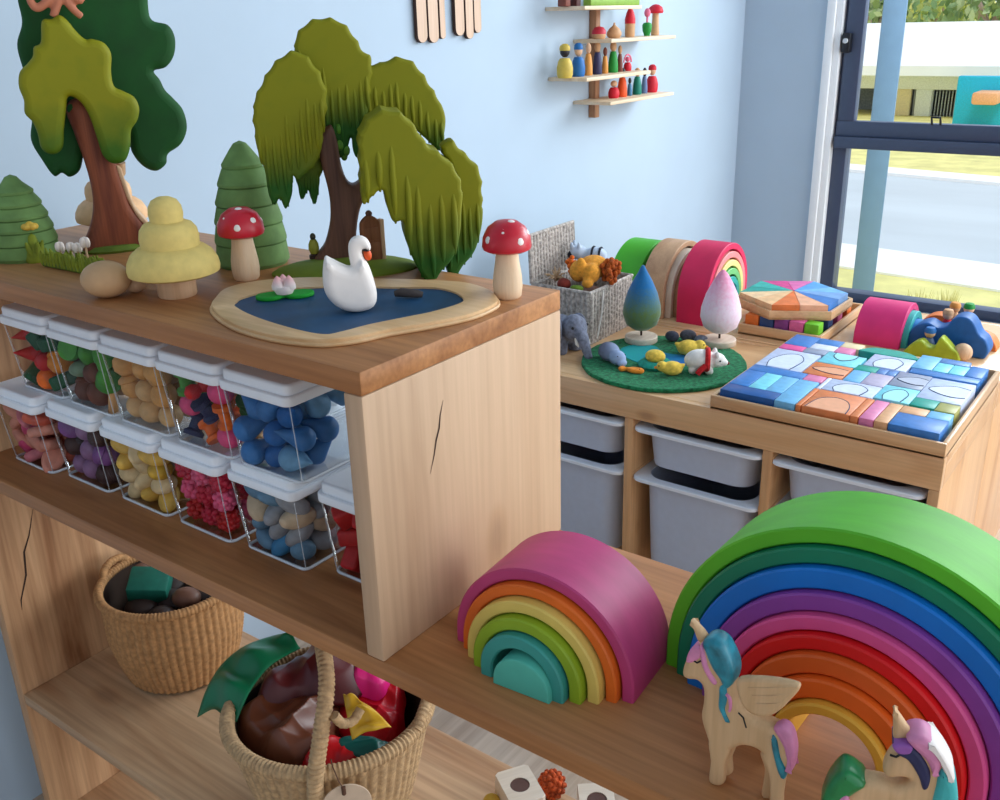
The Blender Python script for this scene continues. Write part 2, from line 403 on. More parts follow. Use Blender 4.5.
# trees behind the roof
def crown_tree(name, px, py, Y, r, label, col, seed, th=2.2):
    rr = random.Random(seed); p = at(px, py, 'y', Y); t = thing(name, label, 'tree', (p.x, Y, gz))
    mb = MB(); mb.tube([(0,0,0), (.1,0,p.z-gz-r*.5), (.15,.1,p.z-gz)], [.22,.16,.1], 10); mb.tube([(.08,0,p.z-gz-r*.8), (-r*.4,0,p.z-gz+.2)], [.13,.06], 8); mb.build('trunk', paint('pale_bark', (190,165,150), rough=.8, bump=0), t)
    mb = MB()
    for i in range(420):
        v = Vector((rr.gauss(0,1), rr.gauss(0,1), rr.gauss(0,1))).normalized()*r*(rr.random()**.4)
        s_ = r*.13*rr.uniform(.7,1.4); c = Vector((v.x*1.2, v.y, v.z*.8+p.z-gz)); M = T(*c) @ Euler((rr.random()*6, rr.random()*6, rr.random()*6)).to_matrix().to_4x4()
        mb.add([(-s_,0,0),(0,-s_*.5,.1*s_),(s_,0,0),(0,s_*.5,.1*s_)], [(0,1,2,3)], rr.randint(0,2), M)
    mb.build('crown', [paint('leaf_'+col[0]+str(i), c, rough=.8, bump=0) for i, c in enumerate(col[1])], t)
G1 = ('sage', [(140,165,110),(120,150,95),(175,190,140)]); G2 = ('yellow', [(196,205,110),(170,188,95),(215,215,140)])
for k, (px, py, Y, r, lab, col) in enumerate([(880, 8, 25, 1.2, 'grey-green tree over the white roof, left of the post', G1), (936, 8, 29, 1.3, 'yellow-green bush over the white roof, right of the post', G2),
     (962, -14, 35, 2.4, 'tall tree with pale forked trunk over the white roof', G1), (994, 6, 21, .9, 'dense green tree over the right end of the white roof', G1)]):
    crown_tree('street_tree', px, py, Y, r, lab, col, k)
# house far behind
t = thing('distant_house', 'pale house far behind the white roof', 'house', (0,0,0)); Y = 46
a, b = at(820, 20, 'y', Y), at(925, -60, 'y', Y)
mb = MB(); mb.box(a.x-2, b.x, Y, Y+6, gz, b.z, b=0); mb.build('wall', paint('pale_render', (214,208,200), rough=.8, bump=0), t)
mb = MB(); mb.add([(a.x-2.5,Y-.5,b.z),(b.x+.5,Y-.5,b.z),(b.x+.5,Y+3,b.z+2),(a.x-2.5,Y+3,b.z+2),(a.x-2.5,Y+6.5,b.z),(b.x+.5,Y+6.5,b.z)], [(0,1,2,3),(3,2,5,4),(0,3,4),(1,5,2),(0,1,5,4)]); mb.build('roof', paint('grey_tiles', (150,150,155), rough=.8, bump=0), t)
for px in (872, 915):
    q = at(px, 4, 'y', Y-.1); mb = MB(); mb.box(q.x-.5, q.x+.5, Y-.06, Y+.1, q.z-.8, q.z+.6, b=0); mb.build('window', paint('dark_pane', (110,122,135), rough=.3, bump=0), t)
# tufts of dry grass near the window
rr = random.Random(3)
for k, (px, lab) in enumerate([(918, 'tuft of tall dry grass outside the window, nearer the post'), (946, 'tuft of tall dry grass outside the window, farther from the post')]):
    p = on(px, 316, GZ); mb = MB()
    for i in range(46):
        a = rr.random()*2*pi; r = rr.random()*.05; h = rr.uniform(.06,.13); q = Vector((r*cos(a), r*sin(a), 0)); e = q+Vector((cos(a)*h*.22, sin(a)*h*.22, h))
        mb.tube([q, (q+e)/2+Vector((0,0,h*.12)), e], [.003,.0022,.0005], 4)
    tag(mb.build('grass_tuft', paint('dry_grass_blade', (216,204,130), rough=.8, bump=0), None, p), lab, 'grass')
# stop: light
world = bpy.data.worlds.new('sky'); bpy.context.scene.world = world; world.use_nodes = True
nt = world.node_tree; bg = nt.nodes['Background']
tc = N(nt, 'ShaderNodeTexCoord'); sp = N(nt, 'ShaderNodeSeparateXYZ'); nt.links.new(tc.outputs['Generated'], sp.inputs[0])
# brightness follows the direction: brightest over the street side (+y, +x), dimmer behind
dt = N(nt, 'ShaderNodeVectorMath', operation='DOT_PRODUCT'); dt.inputs[1].default_value = Vector((.80,.48,.36)).normalized()
nt.links.new(tc.outputs['Generated'], dt.inputs[0])
rp = ramp(nt, [(0, (.42,.405,.385,1)), (.5, (.52,.56,.61,1)), (1, (1.5,1.62,1.78,1))])
mr = N(nt, 'ShaderNodeMapRange'); mr.inputs[1].default_value = -1; mr.inputs[2].default_value = 1; nt.links.new(dt.outputs['Value'], mr.inputs[0])
nt.links.new(mr.outputs[0], rp.inputs[0]); nt.links.new(rp.outputs[0], bg.inputs[0]); bg.inputs[1].default_value = 1.25
al = bpy.data.lights.new('window_daylight', 'AREA'); al.shape = 'RECTANGLE'; al.size = 2.2; al.size_y = 1.1; al.energy = 110; al.color = (.90,.96,1)
ao = bpy.data.objects.new('window_daylight', al); C.objects.link(ao); ao.location = (.95, WY+.35, 1.35); ao.rotation_euler = (Vector((-.35,1.0,-.4))-Vector((.95, WY+.35, 1.35))).to_track_quat('-Z', 'Y').to_euler()
al2 = bpy.data.lights.new('side_fill_light', 'AREA'); al2.shape = 'RECTANGLE'; al2.size = 1.8; al2.size_y = 1.7; al2.energy = 45; al2.color = (.93,.97,1)  # added fill lamp at the open right side, brightens right-facing surfaces
ao2 = bpy.data.objects.new('side_fill_light', al2); C.objects.link(ao2); ao2.location = (2.75, 1.9, .45); ao2.rotation_euler = Vector((-1,-.05,-.12)).to_track_quat('-Z', 'Y').to_euler()
sun = bpy.data.lights.new('daylight', 'SUN'); sun.energy = 1.3; sun.angle = radians(20); sun.color = (1, .98, .95)
so = bpy.data.objects.new('daylight', sun); C.objects.link(so); so.rotation_euler = Vector((-.25,.55,-.8)).to_track_quat('-Z', 'Y').to_euler()
sc = bpy.context.scene; vs = sc.view_settings; vs.view_transform = 'Standard'; vs.look = 'None'; vs.gamma = 1; vs.use_curve_mapping = False; vs.exposure = -.18
sc.cycles.max_bounces = 8; sc.cycles.transparent_max_bounces = 24; sc.cycles.use_denoising = True; sc.cycles.caustics_reflective = False; sc.cycles.caustics_refractive = False
# ------------------------------------------------------------------ stepped shelf
SL, SD = (194,136,86), (142,88,48)
w_x = wood('shelf_board_timber', SL, SD, 'x', 1.0, .45, .55)
w_z = wood('shelf_panel_timber', (208,174,142), (184,148,116), 'z', .8, .5, .3, fine=.12)
w_l = wood('shelf_left_panel_timber', (204,162,122), (132,86,54), 'z', 1.1, .5, .5)
w_low = wood('lower_board_timber', (212,176,138), (166,120,82), 'x', .9, .5, .4)
m_crack = paint('dark_crack', (48,30,20), rough=.9, bump=0)
TH = .0217; SX0 = -.802; SX1 = .84
shelf = thing('stepped_shelf', 'light timber stepped shelf with a raised box at its left half', 'shelf', (0,0,FLOOR))
def loc(mb_): return mb_
def sbox(name, m, x0, x1, y0, y1, z0, z1, b=.002, extra=None):
    mb = MB(); mb.box(x0, x1, y0, y1, z0-FLOOR, z1-FLOOR, b)
    if extra: extra(mb)
    return mb.build(name, m, shelf)
def crack(pts, wd, nrm, off):
    """a thin dark split lying in the face of a board"""
    def f(mb):
        P = [Vector(p)-Vector((0,0,FLOOR)) for p in pts]; n = len(P); side = Vector(nrm).cross(P[-1]-P[0]).normalized(); vs = []; 
        for i, p in enumerate(P):
            w = wd*(.15+.85*sin(pi*i/(n-1))); q = p+Vector(nrm)*off; vs += [q-side*w, q+side*w]
        mb.add(vs, [(2*i, 2*i+1, 2*i+3, 2*i+2) for i in range(n-1)], 1)
    return f
def allof(*fs):
    def g(mb):
        for f in fs: f(mb)
    return g
cr = [at(*p, 'x', 0) for p in ((443,400),(440,415),(439,428),(436,440),(434,455),(430,474))]
knots = []
sbox('top_board', [w_x, m_crack], SX0, 0, 0, D, HB, HT)
sbox('side_panel', [w_z, m_crack], -TH, 0, 0, D, 0, HB, extra=crack(cr, .0011, (1,0,0), .0003))
cl = [at(*p, 'x', -.78) for p in ((33,508),(29,535),(24,552),(26,575),(21,600),(22,610))]
cl2 = [at(*p, 'x', -.78) for p in ((131,783),(130,792),(128,800),(127,812))]
sbox('left_panel', [w_l, m_crack], SX0, -.78, 0, D, FLOOR, HB, extra=allof(crack(cl, .0016, (1,0,0), .0003), crack(cl2, .002, (1,0,0), .0003)))
sbox('middle_board', [w_x, m_crack], -.78, SX1-TH, 0, D, -TH, 0)
sbox('lower_board', [w_low], -.78, SX1-TH, 0, D, LOW-.019, LOW)
sbox('bottom_board', [w_low], -.78, SX1-TH, 0, D, FLOOR+.03, FLOOR+.05)
sbox('right_panel', [w_z], SX1-TH, SX1, 0, D, FLOOR, 0)

# ------------------------------------------------------------------ clear tubs with white lids
m_lid = paint('white_tub_lid', (240,245,252), rough=.45, var=.01, bump=0, spec=.5)
m_acr = clear('clear_acrylic', (.975,.985,.99), .45)
m_edge = paint('frosted_acrylic_edge', (214,220,228), rough=.25, var=.02, bump=0, spec=.6)
_m, _nt, _b = new_mat('clear_edge'); _b.inputs['Base Color'].default_value = rgb((220,228,236)); _b.inputs['Roughness'].default_value = .2
_tr = N(_nt, 'ShaderNodeBsdfTransparent'); _mx = N(_nt, 'ShaderNodeMixShader'); _mx.inputs[0].default_value = .4; _nt.links.new(_tr.outputs[0], _mx.inputs[1]); _nt.links.new(_b.outputs[0], _mx.inputs[2]); _nt.links.new(_mx.outputs[0], _nt.nodes['Material Output'].inputs[0]); m_edge2 = _m
TW, TDp, THt = .106, .205, .112
def rrect(w, d, r, n=5):
    P = []
    for cx, cy, a0 in ((w/2-r, d/2-r, 0), (-w/2+r, d/2-r, pi/2), (-w/2+r, -d/2+r, pi), (w/2-r, -d/2+r, 3*pi/2)):
        P += [(cx+r*cos(a0+pi/2*i/n), cy+r*sin(a0+pi/2*i/n)) for i in range(n+1)]
    return P
def make_tub(label):
    t = thing('storage_tub', label, 'storage tub', (0,0,0))
    mb = MB(); o1 = rrect(TW-.010, TDp-.022, .008); o2 = rrect(TW-.002, TDp-.004, .007); k = len(o1); zt = .092
    vs = [(x,y,.0022) for x,y in o1]+[(x,y,zt) for x,y in o2]; fs = [(i,(i+1)%k,k+(i+1)%k,k+i) for i in range(k)]+[tuple(range(k))]
    mb.add(vs, fs, 0)
    mb.build('tub_body', [m_acr], t)
    mb = MB(); mb.tube([(x,y,.0022) for x,y in o1], .0018, 6, closed=True)
    mb.tube([(x,y,zt-.001) for x,y in o2], .0015, 6, closed=True); mb.build('tub_rim', m_edge, t)
    for sx in (-1,1):
        for sy in (-1,1):
            mb = MB(); mb.tube([(sx*(TW/2-.0066), sy*(TDp/2-.0126), .003), (sx*(TW/2-.0028), sy*(TDp/2-.0038), zt-.002)], .0006, 6)
            mb.build('corner_edge', m_edge2, t)
    mb = MB(); k2 = rrect(TW+.0025, TDp+.004, .010)
    mb.slab(k2, .0895, .1005, .0022); mb.slab(rrect(TW-.004, TDp-.004, .009), .098, THt-.0004, .0035)
    mb.build('tub_lid', m_lid, t)
    return t
YC = .062+TDp/2; YU = .051+TDp/2
DY = [-.024,-.014,-.012,-.010,-.004,.014]; up_x = [-.647+.110*i for i in range(5)]; lo_x = [-.690, -.575, -.4565, -.3415, -.2255, -.1035]
up_lab = ['top-row tub of red and orange pieces, nearest the left panel', 'top-row tub of green heads and bare wooden sticks', 'top-row tub of plain honey-coloured wooden rounds', 'top-row tub of mixed painted pegs and spools', 'top-row tub full of blue teardrops']
lo_lab = ['bottom-row tub of salmon pink leaves', 'bottom-row tub of purple and brown rounds', 'bottom-row tub of mustard yellow pebbles', 'bottom-row tub of red and pink berries', 'bottom-row tub of grey and blue pebbles', 'bottom-row tub of red blocks beside the end panel']
base_tub = make_tub('clear plastic white-lidded '+lo_lab[0]); base_tub.location = (lo_x[0], YC+DY[0], 0); base_tub['group'] = 'clear lidded tubs'
for x, l, dy in zip(lo_x[1:], lo_lab[1:], DY[1:]): dup(base_tub, (x, YC+dy, 0), 0, 'clear plastic white-lidded '+l)
for x, l in zip(up_x, up_lab): dup(base_tub, (x, YU, THt), 0, 'clear plastic white-lidded '+l)

# pieces
def k_drop(r=.013, h=.042):
    return MB().lathe([(0,0)]+[(r*sin(a)**.9*1.0, r-r*cos(a)) for a in [pi*i/16 for i in range(1,9)]]+[(r*(1-t)**.8*(1-.15*t), r+(h-r)*t) for t in (.2,.4,.6,.8,.92)]+[(.0008,h)]+[(0,h)], 16)
def k_ball(r=.0135): return MB().ell((0,0,r), r, 16, 10)
def k_pebble(a=.017, b=.012, c=.0095): return MB().ell((0,0,c), (a,b,c), 18, 10)
def k_leaf(): 
    mb = MB(); P = spline([(-.019,0),(-.008,.0105),(.008,.011),(.021,0),(.008,-.011),(-.008,-.0105)], 5); mb.slab(P, 0, .012, .0045); return mb
def k_stick(): return MB().lathe([(0,0),(.0055,.0005),(.006,.004),(.0052,.06),(.004,.064),(0,.065)], 12)
def k_treelet(): return MB().lathe([(0,0),(.014,.001),(.0155,.006),(.012,.014),(.0125,.016),(.008,.024),(.003,.030),(0,.031)], 14)
def k_peg(): return MB().lathe([(0,0),(.0095,.0005),(.0105,.006),(.0075,.022),(.005,.026),(.0085,.032),(.0085,.038),(.004,.0425),(0,.043)], 16)
def k_spool(): return MB().lathe([(0,0),(.011,.0005),(.0115,.005),(.0075,.008),(.0075,.018),(.0115,.021),(.011,.026),(0,.0265)], 16)
def k_berry():
    mb = MB()
    for i in range(26):
        y = 1-2*(i+.5)/26; r = sqrt(1-y*y); a = i*2.39996; mb.ell((r*cos(a)*.0105, r*sin(a)*.0105, .013+y*.0105), .0042, 8, 6)
    return mb.ell((0,0,.013), .0115, 12, 8)
def k_block(): return MB().box(-.012,.012,-.009,.009,0,.03,.0035)
def k_nut(): return MB().lathe([(0,0),(.006,.0008),(.0125,.007),(.0135,.013),(.0128,.0185),(.0148,.0195),(.0142,.024),(.008,.029),(.002,.0305),(0,.0307)], 16)
KINDS = dict(drop=(k_drop,.014,.021), ball=(k_ball,.0135,.0135), pebble=(k_pebble,.0155,.010), leaf=(k_leaf,.015,.006), stick=(k_stick,.007,.033), treelet=(k_treelet,.0145,.015), peg=(k_peg,.011,.021), spool=(k_spool,.012,.013), berry=(k_berry,.0145,.013), block=(k_block,.014,.015), nut=(k_nut,.0145,.0155))
PROTO = {}
def piece(kind, col, loc_, eul, name, label, group, sc_=1.0):
    key = (kind, col[0])
    if key not in PROTO:
        mb = KINDS[kind][0](); h = KINDS[kind][2]; mb.v = [(x,y,z-h) for x,y,z in mb.v]
        PROTO[key] = mb.mesh(name, paint('piece_'+col[0], col[1], rough=.55, var=.12, scale=90, bump=.12), 50)
    o = bpy.data.objects.new(name, PROTO[key]); C.objects.link(o); o.location = loc_; o.rotation_euler = eul; o.scale = (sc_,)*3
    return tag(o, label, 'toy piece', group)
def fill(cx, z0, spec, where, seed, step=.031, zstep=.027, rows=3, top=.092, lay=None, sc_=1.0):
    """loose pieces lying in layers inside a tub; spec: list of (kind, colour, name, label words)"""
    rr = random.Random(seed); n = 0
    nx = 3; yc = (YU if z0 > 0 else YC)+(0 if z0 > 0 else DY[[abs(q-cx) < 1e-6 for q in lo_x].index(True)])
    for k in range(rows):
        z = z0+.005+zstep*(k+.5)
        for j in range(3):
            for i in range(nx):
                if j == 2 and k < rows-1 : continue
                x = cx+(i-(nx-1)/2)*step*(.93+.02*k) + rr.uniform(-.002,.002); y = yc-TDp/2+.0265-.0022*k+j*step+rr.uniform(-.0015,.0015)
                if j == 0: zz = z
                else: zz = z+rr.uniform(0,.003)
                s = spec[rr.randrange(len(spec))] if lay is None else lay(i, j, k, rr)
                kind, col, nm, lb = s
                flat = kind in ('pebble','leaf')
                e = (rr.uniform(-.9,.9), rr.uniform(-.9,.9), rr.uniform(0,6.28)) if flat else ((rr.uniform(-1.9,1.9), rr.uniform(-1.2,1.2), rr.uniform(0,6.28)) if kind != 'stick' else (rr.uniform(-.25,.25), rr.uniform(-.25,.25), 0))
                piece(kind, col, (x, y, zz), e, nm, lb+' '+where, lb+' '+where, rr.uniform(1.0,1.14)*sc_); n += 1
    return n
RED = ('red', (186,30,34)); ORG = ('orange', (226,104,30)); BRN = ('brown', (104,54,34)); AMB = ('amber', (214,132,48)); DGR = ('dark_green', (24,78,48)); GRN = ('green', (70,140,50)); TAN = ('tan', (204,150,98)); GGR = ('grey_green', (118,140,112))
HON = ('honey', (206,150,86)); HON2 = ('light_honey', (214,170,116)); PNK = ('pink', (222,74,124)); NAV = ('navy', (40,44,84)); BL1 = ('mid_blue', (52,110,170)); BL2 = ('sky_blue', (110,160,198)); BL3 = ('deep_blue', (28,92,160))
SAL = ('salmon', (208,136,116)); CRL = ('coral', (200,92,72)); MAU = ('dusky_pink', (196,110,120)); MAG = ('magenta', (208,70,118)); PUR = ('purple', (128,78,140)); DBR = ('dark_brown', (66,42,40)); LIL = ('lilac', (150,110,150))
MUS = ('mustard', (202,160,52)); CRM = ('cream', (222,194,146)); YEL = ('yellow', (222,178,80)); RSP = ('raspberry', (196,38,66)); RPK = ('rose', (226,92,130)); GRY = ('grey', (148,150,156)); BGY = ('blue_grey', (98,136,164)); SND = ('sand', (204,180,150)); TBL = ('teal_blue', (60,130,176))
lb = lambda c, k: c+' '+k
W = 'in the top-row tub nearest the left panel'
fill(up_x[0], THt, [('drop',RED,'wooden_drop','red wooden drop'),('drop',ORG,'wooden_drop','orange wooden drop'),('nut',AMB,'wooden_nut','amber wooden nut'),('block',DGR,'wooden_block','dark green wooden block'),('nut',BRN,'wooden_nut','brown wooden nut'),('drop',RED,'wooden_drop','red wooden drop')], W, 11)
W = 'in the top-row tub of sticks and green heads'
def lay2(i, j, k, rr):
    if k == 2: return ('treelet',GRN,'wooden_treelet','green wooden treelet')
    if i == 2: return ('stick',TAN,'wooden_stick','bare wooden stick') if k == 0 else ('treelet',GRN,'wooden_treelet','green wooden treelet')
    return [('nut',TAN,'wooden_nut','tan wooden nut'),('pebble',GGR,'wooden_pebble','grey-green wooden pebble'),('nut',BRN,'wooden_nut','brown wooden nut')][rr.randrange(3)]
fill(up_x[1], THt, None, W, 12, lay=lay2)
W = 'in the top-row tub of plain rounds'
fill(up_x[2], THt, [('nut',HON,'wooden_acorn','honey-coloured wooden acorn'),('ball',HON2,'wooden_ball','pale honey wooden ball'),('nut',HON,'wooden_acorn','honey-coloured wooden acorn'),('ball',HON,'wooden_ball','honey wooden ball')], W, 13, rows=3)
W = 'in the top-row tub of mixed pegs'
fill(up_x[3], THt, [('peg',HON,'peg_piece','plain wooden peg'),('peg',RED,'peg_piece','red peg'),('ball',PNK,'wooden_ball','pink ball'),('spool',ORG,'wooden_spool','orange spool'),('spool',GRN,'wooden_spool','green spool'),('spool',NAV,'wooden_spool','navy spool')], W, 14)
W = 'in the top-row tub at the right end'
fill(up_x[4], THt, [('drop',BL1,'wooden_teardrop','mid-blue teardrop'),('drop',BL2,'wooden_teardrop','sky-blue teardrop'),('drop',BL3,'wooden_teardrop','deep-blue teardrop'),('drop',BL1,'wooden_teardrop','mid-blue teardrop')], W, 15, zstep=.027)
W = 'in the bottom-row tub nearest the left panel'
fill(lo_x[0], 0, [('leaf',SAL,'wooden_leaf','salmon wooden leaf'),('leaf',CRL,'wooden_leaf','coral wooden leaf'),('leaf',MAU,'wooden_leaf','dusky pink wooden leaf'),('leaf',MAG,'wooden_leaf','magenta wooden leaf'),('leaf',SAL,'wooden_leaf','salmon wooden leaf')], W, 16, zstep=.0205, rows=4, sc_=1.1)
W = 'in the bottom-row tub of purple rounds'
fill(lo_x[1], 0, [('nut',PUR,'felt_round','purple round'),('ball',LIL,'felt_round','lilac ball'),('nut',DBR,'wooden_nut','dark brown nut')], W, 17, rows=3)
W = 'in the bottom-row tub of yellow pebbles'
fill(lo_x[2], 0, [('pebble',MUS,'wooden_pebble','mustard pebble'),('pebble',YEL,'wooden_pebble','yellow pebble'),('pebble',CRM,'wooden_pebble','cream pebble'),('pebble',CRM,'wooden_pebble','cream pebble'),('pebble',MUS,'wooden_pebble','mustard pebble')], W, 18, zstep=.0205, rows=4, sc_=1.1)
W = 'in the bottom-row tub of berries'
fill(lo_x[3], 0, [('berry',RSP,'felt_berry','raspberry-red berry'),('berry',RPK,'felt_berry','rose-pink berry'),('berry',RED,'felt_berry','red berry')], W, 19, rows=3)
W = 'in the bottom-row tub of grey and blue pebbles'
fill(lo_x[4], 0, [('pebble',GRY,'wooden_pebble','grey pebble'),('pebble',BGY,'wooden_pebble','blue-grey pebble'),('pebble',SND,'wooden_pebble','sand-coloured pebble'),('pebble',TBL,'wooden_pebble','teal-blue pebble'),('pebble',GRY,'wooden_pebble','grey pebble'),('pebble',SND,'wooden_pebble','sand-coloured pebble')], W, 20, zstep=.0205, rows=4, sc_=1.1)
W = 'in the bottom-row tub beside the end panel'
fill(lo_x[5], 0, [('block',RED,'wooden_block','red block'),('block',RED,'wooden_block','red block')], W, 21)
# ------------------------------------------------------------------ toys on the top board
m_dkgreen = paint('dark_green_stain', (8,72,20), rough=.75, var=.14, scale=30, bump=.15)
m_olive = paint('olive_stain', (128,128,12), rough=.65, var=.12, scale=40, bump=.2)
m_trunk = wood('red_brown_carved_wood', (150,80,50), (104,48,32), 'z', 3, .6)
m_pale = wood('pale_bare_wood', (222,186,150), (198,156,118), 'z', 2.5, .55, fine=.12)
m_pink = paint('pinkish_carved_wood', (190,116,86), rough=.6, var=.1, scale=40, bump=.15)
m_moss = paint('moss_green_stain', (92,112,30), rough=.75, var=.15, scale=60, bump=.25)
def mm(P): return [(p.x, p.y) for p in P]

# tall tree
fr = Frame(on(116,249,HT)); b = fr.base
t = thing('toy_tree', 'tall carved toy tree with dark green lobed crown and red-brown trunk', 'toy tree', b, fr.rot)
mb = MB(); mb.lathe([(0,0),(.052,.0002),(.054,.003),(.046,.008),(0,.011)], 32, sx=.82, sy=.55); mb.build('grass_base', m_moss, t)
P = mm(spline(fr.pts([(100,110),(114,150),(121,172),(127,190),(133,206),(148,226),(150,234),(141,252),(118,254),(86,253),(83,246),(90,226),(93,208),(91,186),(84,160),(74,132),(66,108),(78,98)]), 5))
mb = MB(); mb.prism(P, -.019, .019, .012, n=5); mb.build('trunk', m_trunk, t)
a = fr.px(121,172); c = fr.px(119,162); mb = MB(); mb.tube([(a[0]-.010,.004,a[1]-.012),(a[0],.0,a[1]),(c[0]+.002,-.004,c[1])], [.006,.006,.0055], 12); mb.build('branch_stub', m_pale, t)
P = mm(spline(fr.pts([(18,-40),(17,-5),(22,22),(17,44),(22,66),(30,90),(32,118),(31,140),(42,160),(54,176),(62,173),(70,177),(80,170),(84,152),(90,128),(108,112),(126,128),(132,152),(143,166),(156,171),(166,164),(168,154),(181,144),(187,128),(183,110),(173,98),(165,90),(160,80),(154,71),(166,67),(174,55),(175,38),(168,25),(152,20),(148,4),(147,-30),(136,-66),(104,-98),(70,-104),(36,-84)], .012), 5))
mb = MB(); mb.prism(P, .002, .034, .011, n=5); mb.build('crown', m_dkgreen, t)
m_front = two_tone('olive_foliage_darker_tips', (56,98,12), (134,132,10), fr.px(110,150)[1], fr.px(110,95)[1], rough=.65, scale=60, noise=.25)
P = mm(spline(fr.pts([(42,21),(52,19),(59,15),(67,20),(76,31),(85,39),(92,39),(104,43),(111,54),(111,72),(114,86),(123,91),(134,97),(139,108),(137,120),(131,130),(130,146),(125,160),(113,163),(103,155),(97,138),(91,120),(84,106),(76,98),(68,97),(66,110),(64,130),(63,146),(57,153),(48,153),(41,147),(38,134),(33,122),(25,113),(24,100),(19,86),(20,72),(28,63),(33,56),(34,47),(41,42)], -.028), 5))
mb = MB(); mb.prism(P, -.042, -.017, .009, n=5)
mb.build('front_foliage', m_front, t)
a = fr.px(77,112,.0); mb = MB(); mb.ell((a[0]-.002, -.012, a[1]+.004), (.009,.006,.008), 14, 8); mb.build('leaf_nub', m_dkgreen, t)
P = mm(spline(fr.pts([(116,166),(121,168),(125,180),(130,194),(136,208),(148,222),(149,228),(140,220),(132,208),(126,196),(121,182)], -.012), 4)); mb = MB(); mb.prism(P, -.016, .012, .002); mb.build('lit_trunk_edge', m_pale, t)  # pale strip: window light on the trunk's right side, put in as colour
# carved figure hanging in the crown
pt = lambda x, y, o=-.030: (*[fr.px(x, y, o)[0]], o, fr.px(x, y, o)[1])
mb = MB()
for L, r in (([(70,-14),(52,-2),(38,8),(31,2),(28,-10)], .0055), ([(62,-16),(58,2),(53,17)], .0058), ([(66,-16),(66,-2),(72,8),(82,17)], .0055), ([(66,-14),(78,0),(82,-6)], .006), ([(40,-26),(60,-16),(78,-20)], .012)):
    q = [Vector(pt(*p)) for p in spline(L, 5, False)]; mb.tube(q, [r*(1-.25*i/len(q)) for i in range(len(q))], 10)
mb.v = [(x, y+.03, z) for x, y, z in mb.v]; zb = min(v[2] for v in mb.v); mb.v = [(x, y, z-zb) for x, y, z in mb.v]
o = melt(mb, .0016, 3, 'carved_figure', m_pink, None, b+fr.n*-.030+Vector((0,0,zb)), fr.rot)
tag(o, 'pinkish carved wooden figure with spread limbs in the crown of the tall tree', 'figurine')

# stepped pines
m_pine = paint('pine_green_stain', (106,140,78), rough=.75, var=.14, scale=50, bump=.3)
def pine(h, r, label, base, group='stepped toy pines'):
    n = 6; prof = [(0,0),(r*.93,0),(r*.96,.003)]
    for i in range(n):
        z0 = .003+(h-.012)*(i/n)**.95; z1 = .003+(h-.012)*((i+1)/n)**.95
        ra = r*(1-.60*(i/n)**1.9)*(1.0 if i < n-1 else .96); rb = r*(1-.60*((i+1)/n)**1.9)*.97
        prof += [(ra, z0+.001), (ra*1.005, z0+.004), (rb*1.01 if i < n-1 else r*.30, z1-.001)]
        if i < n-1: prof += [(rb*.955, z1)]
    prof += [(r*.17, h-.003), (0, h)]
    return tag(MB().lathe(prof, 40).build('toy_pine', m_pine, None, base, 0, 25), label, 'toy tree', group)
pine(.143, .0425, 'taller stepped green toy pine behind the left red mushroom', on(254,263,HT))
pine(.103, .041, 'shorter stepped green toy pine at the far left of the top board', on(27,257,HT))
# tiered trees
m_yel = paint('straw_yellow_stain', (222,196,116), rough=.75, var=.06, scale=90, bump=.15)
m_peach = paint('peach_stain', (232,186,140), rough=.75, var=.06, scale=90, bump=.15)
def tiered(name, label, m, base, s=1.0):
    t = thing(name, label, 'toy tree', base, 0, 'tiered toy trees'); t.scale = (s,)*3
    mb = MB(); mb.lathe([(0,0),(.0205,0),(.0215,.002),(.0215,.026),(0,.026)], 28); mb.build('trunk', m_pale, t)
    mb = MB(); mb.lathe([(0,.0245),(.044,.0245),(.0495,.027),(.0505,.032),(.0490,.040),(.0440,.049),(.0365,.0550),(.0318,.0565),(.0316,.0575),(.0322,.066),(.0305,.075),(.0260,.0810),(.0205,.0832),(.0178,.0836),(.0176,.0845),(.0186,.092),(.0175,.100),(.0135,.1065),(.007,.1098),(0,.1105)], 44)
    mb.build('crown', m, t, angle=50); return t
tiered('toy_tree', 'straw-yellow three-tiered toy tree beside the round pebble', m_yel, on(178,295,HT), .945)
tiered('toy_tree', 'peach three-tiered toy tree half hidden behind the tall tree trunk', m_peach, on(116,237,HT), .93)
# mushrooms
m_red = paint('glossy_red_stain', (196,22,44), rough=.35, var=.08, bump=.05, spec=.5); m_white = paint('white_dot_paint', (240,232,226), rough=.5, var=.02, bump=0)
m_stem = wood('cream_turned_wood', (236,208,176), (222,188,150), 'z', 3, .55, fine=.08)
def mushroom(base, label, s=1.0, turn=0):
    t = thing('toy_mushroom', label, 'toy mushroom', base, turn, 'red toadstools'); t.scale = (s,)*3
    mb = MB(); mb.lathe([(0,0),(.0125,0),(.0142,.002),(.0155,.012),(.0150,.022),(.0125,.038),(.0112,.050),(.0112,.056),(0,.056)], 28); mb.build('stem', m_stem, t)
    mb = MB(); mb.lathe([(0,.049),(.020,.049),(.0245,.0512),(.0256,.0545),(.0245,.0635),(.0195,.0735),(.011,.0795),(0,.0815)], 36)
    for az, el in ((-1.2,.35),(-.45,.75),(.35,.30),(1.2,.55),(2.2,.4),(3.3,.6),(4.2,.3),(.5,1.25),(-1.9,.62)):
        d = Vector((cos(el)*cos(az-pi/2), cos(el)*sin(az-pi/2), sin(el))); p = Vector((d.x*.0246, d.y*.0246, .0545+d.z*.0262))
        mb.ell(p, (.0042,.0042,.0016), 14, 8, 1, d.to_track_quat('Z', 'Y').to_matrix().to_4x4())
    mb.build('cap', [m_red, m_white], t); return t
mushroom(on(247,279,HT), 'red spotted toadstool with cream stem in front of the taller pine', 1.0, .4)
